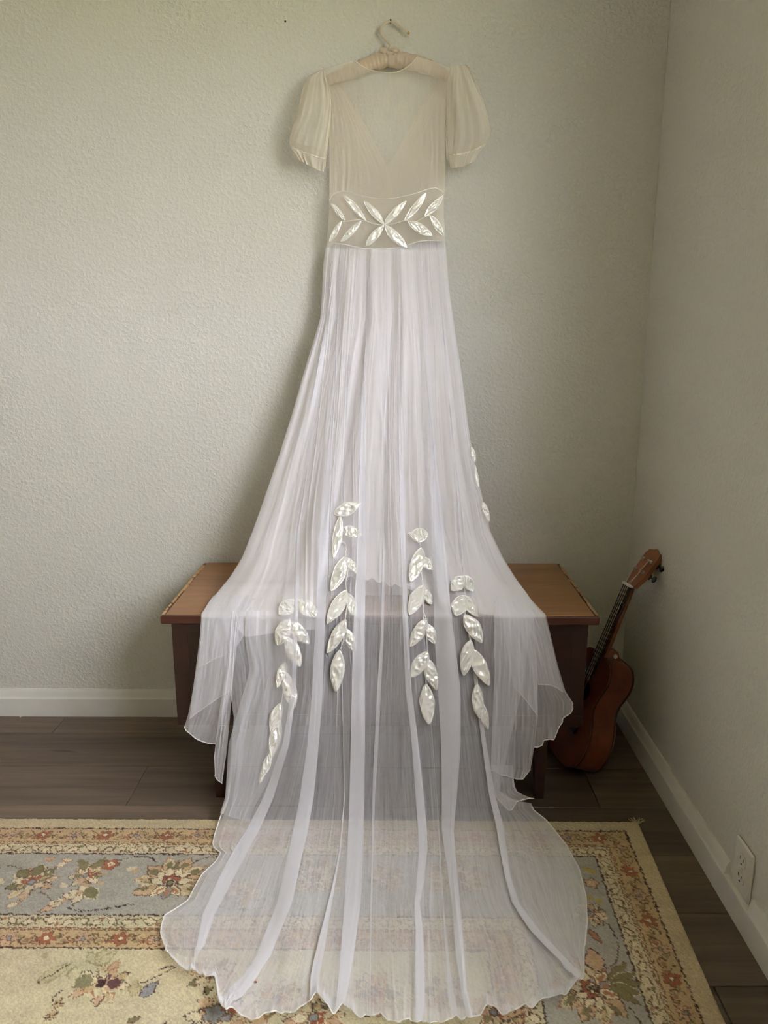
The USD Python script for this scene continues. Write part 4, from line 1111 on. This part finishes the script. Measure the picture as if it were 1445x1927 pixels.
# ---- satin leaves and cord vines sewn on the chiffon
def leaf_on(a, b, hw, wfun, seed, parent=gown):
    nt, nv = 42, 19
    a, b = np.array(a, float), np.array(b, float)
    ax_ = b - a
    ln = np.hypot(*ax_)
    nn = np.array([-ax_[1], ax_[0]]) / ln
    t, v = np.linspace(0, 1, nt)[:, None], np.linspace(-1, 1, nv)[None]
    prof = 1.06 * hw * np.sin(np.pi * t ** 0.92) ** 0.72 * (1 + 0.06 * noise2(t * 5, v * 0 + (v > 0), seed))
    bend = 0.10 * ln * (t - t * t) * (_hash(np.array(seed), np.array(1), 3))
    X = a[0] + ax_[0] * t + nn[0] * (prof * v + bend)
    Y = a[1] + ax_[1] * t + nn[1] * (prof * v + bend)
    puff = np.sqrt(np.clip(1 - v ** 2, 0, 1)) * np.sin(np.pi * t) ** 0.6
    size = min(1.0, 0.25 + hw / 14)
    q1, q2 = noise2(t * 3.6 + seed, v * 1.2 + t * 3, seed), noise2(t * 6.5 + seed, v * 1.8 - t * 4, seed + 1)
    wr = 1.1 - 2.4 * np.abs(q1) + 0.7 * (0.8 - 2.2 * np.abs(q2)) + 0.5 * noise2(t * 4, v + seed, seed + 2)
    off = 0.0045 + 0.0030 + 0.0042 * size * puff + 0.0031 * size * wr * puff ** 0.8
    W = wfun(X, Y)
    W = W + off
    P = at_w(X, Y, W)
    rim = np.vstack([P[:, 0], P[::-1, -1]])
    m = join(trimesh.Trimesh(P.reshape(-1, 3), grid_faces(nt, nv), process=False), tube(rim, 0.0010, 5))
    obj("satin_leaf", m, M["satin"], parent, True)


def vine(pts, wfun, parent=gown):
    p = spline(np.array(pts, float), 14 * len(pts))
    obj("vine_stem", tube(at_w(p[:, 0], p[:, 1], wfun(p[:, 0], p[:, 1]) + 0.005), 0.0011, 6), M["cord"], parent)


def Z(ox, oy, sc, a):
    return (ox + a[0] / sc, oy + a[1] / sc)


def band_w(x, y):
    u = np.clip((np.asarray(x, float) - 614) / 224, 0, 1)
    return 0.068 + 0.016 * (1 - (2 * u - 1) ** 2) ** 0.6 * 0.95 + 0 * np.asarray(y, float)


leaf_w = lambda x, y: base_w(x, y) + PY(y, [(800, 0.014), (1160, 0.015), (1300, 0.010), (1500, 0.006)])
sd = 0
for a, b, h in [((210, 210), (328, 358), 24), ((325, 140), (520, 360), 28), ((510, 190), (685, 395), 30), ((690, 400), (885, 185), 30), ((870, 365), (1068, 110), 28), ((1055, 325), (1220, 140), 28),
                ((190, 555), (300, 370), 22), ((295, 555), (480, 365), 25), ((525, 590), (685, 400), 32), ((695, 405), (893, 605), 37), ((905, 370), (1120, 495), 38), ((1110, 320), (1222, 500), 28)]:
    sd += 1
    leaf_on(Z(580, 340, 4.817, a), Z(580, 340, 4.817, b), h / 4.817, band_w, sd)
vine([Z(580, 340, 4.817, p) for p in ((300, 372), (400, 362), (500, 360), (600, 392), (690, 402), (790, 388), (880, 362), (960, 372), (1055, 328), (1110, 318))], band_w)
A3 = (540, 820, 3.44)
for a, b, h in [((305, 505), (475, 435), 38), ((345, 520), (300, 790), 28), ((358, 600), (480, 640), 34), ((380, 780), (285, 1005), 38), ((385, 790), (450, 890), 26), ((385, 1000), (260, 1215), 40), ((390, 1020), (440, 1170), 34), ((380, 1190), (260, 1405), 36), ((372, 1245), (440, 1400), 32), ((340, 1390), (315, 1655), 42),
                ((800, 640), (917, 640), 42), ((786, 632), (830, 650), 10), ((870, 725), (800, 945), 40), ((868, 790), (945, 865), 32), ((880, 970), (793, 1160), 42), ((885, 985), (935, 1090), 28), ((905, 1185), (798, 1365), 38), ((905, 1220), (955, 1345), 32), ((910, 1400), (808, 1562), 42), ((903, 1440), (968, 1645), 38), ((900, 1610), (920, 1870), 44),
                ((1143, 912), (1066, 1002), 40), ((1147, 905), (1205, 1005), 30), ((1150, 1035), (1090, 1165), 48), ((1153, 1035), (1235, 1172), 32), ((1150, 1160), (1262, 1338), 44), ((1188, 1325), (1145, 1552), 40), ((1205, 1385), (1308, 1615), 42), ((1230, 1610), (1250, 1830), 34), ((1262, 1730), (1300, 1900), 24),
                ((1195, 75), (1216, 168), 12), ((1268, 430), (1308, 552), 15), ((1215, 190), (1240, 330), 7)]:
    sd += 1
    veiled = a in ((385, 790), (390, 1020), (372, 1245), (358, 600), (868, 790), (885, 985), (905, 1220), (903, 1440))   # partly under a laid fold
    leaf_on(Z(*A3, a), Z(*A3, b), h / 3.44, (lambda x, y: base_w(x, y) + 0.004) if veiled else leaf_w, sd)
for a, b, h in [((890, 330), (790, 425), 45), ((905, 328), (1022, 440), 46), ((850, 455), (780, 618), 45), ((860, 470), (980, 607), 42), ((840, 570), (923, 752), 42), ((832, 728), (778, 885), 26), ((825, 790), (885, 1018), 40), ((802, 985), (738, 1165), 34), ((795, 1090), (742, 1325), 34), ((735, 1305), (682, 1450), 24), ((692, 1400), (665, 1492), 11)]:
    sd += 1
    leaf_on(Z(290, 1030, 3.36, a), Z(290, 1030, 3.36, b), h / 3.36, leaf_w, sd)
for pts in [[(362, 688), (383, 725), (375, 770), (395, 860), (380, 955), (388, 1010), (376, 1190), (372, 1260), (338, 1390)],
            [(858, 690), (868, 750), (872, 880), (880, 970), (890, 1050), (880, 1110), (902, 1190), (905, 1300), (908, 1400), (903, 1520), (900, 1610)],
            [(1145, 905), (1150, 1035), (1152, 1160), (1187, 1325), (1205, 1400), (1232, 1610)]]:
    vine([Z(*A3, p) for p in pts], leaf_w)
vine([Z(290, 1030, 3.36, p) for p in [(893, 330), (856, 455), (832, 600), (828, 725), (822, 800), (805, 985), (770, 1150), (735, 1305)]], leaf_w)
for (px, py, r0) in ((480, 1849, 0.003), (563, 1863, 0.0032)):
    c = at_w(px, py, base_w(px, py) + 0.013)
    a = np.linspace(0, 2 * np.pi, 12, endpoint=False)
    m = hull([c + np.array([r0 * math.cos(t) * (1 + 0.3 * math.sin(3 * t)), r0 * 0.6 * math.sin(t), q + r0 * 0.4 * math.sin(t)]) for t in a for q in (0, 0.0006)])
    tag(obj("stain", m, M["stain"], gown), "small rust-red spot on the train")
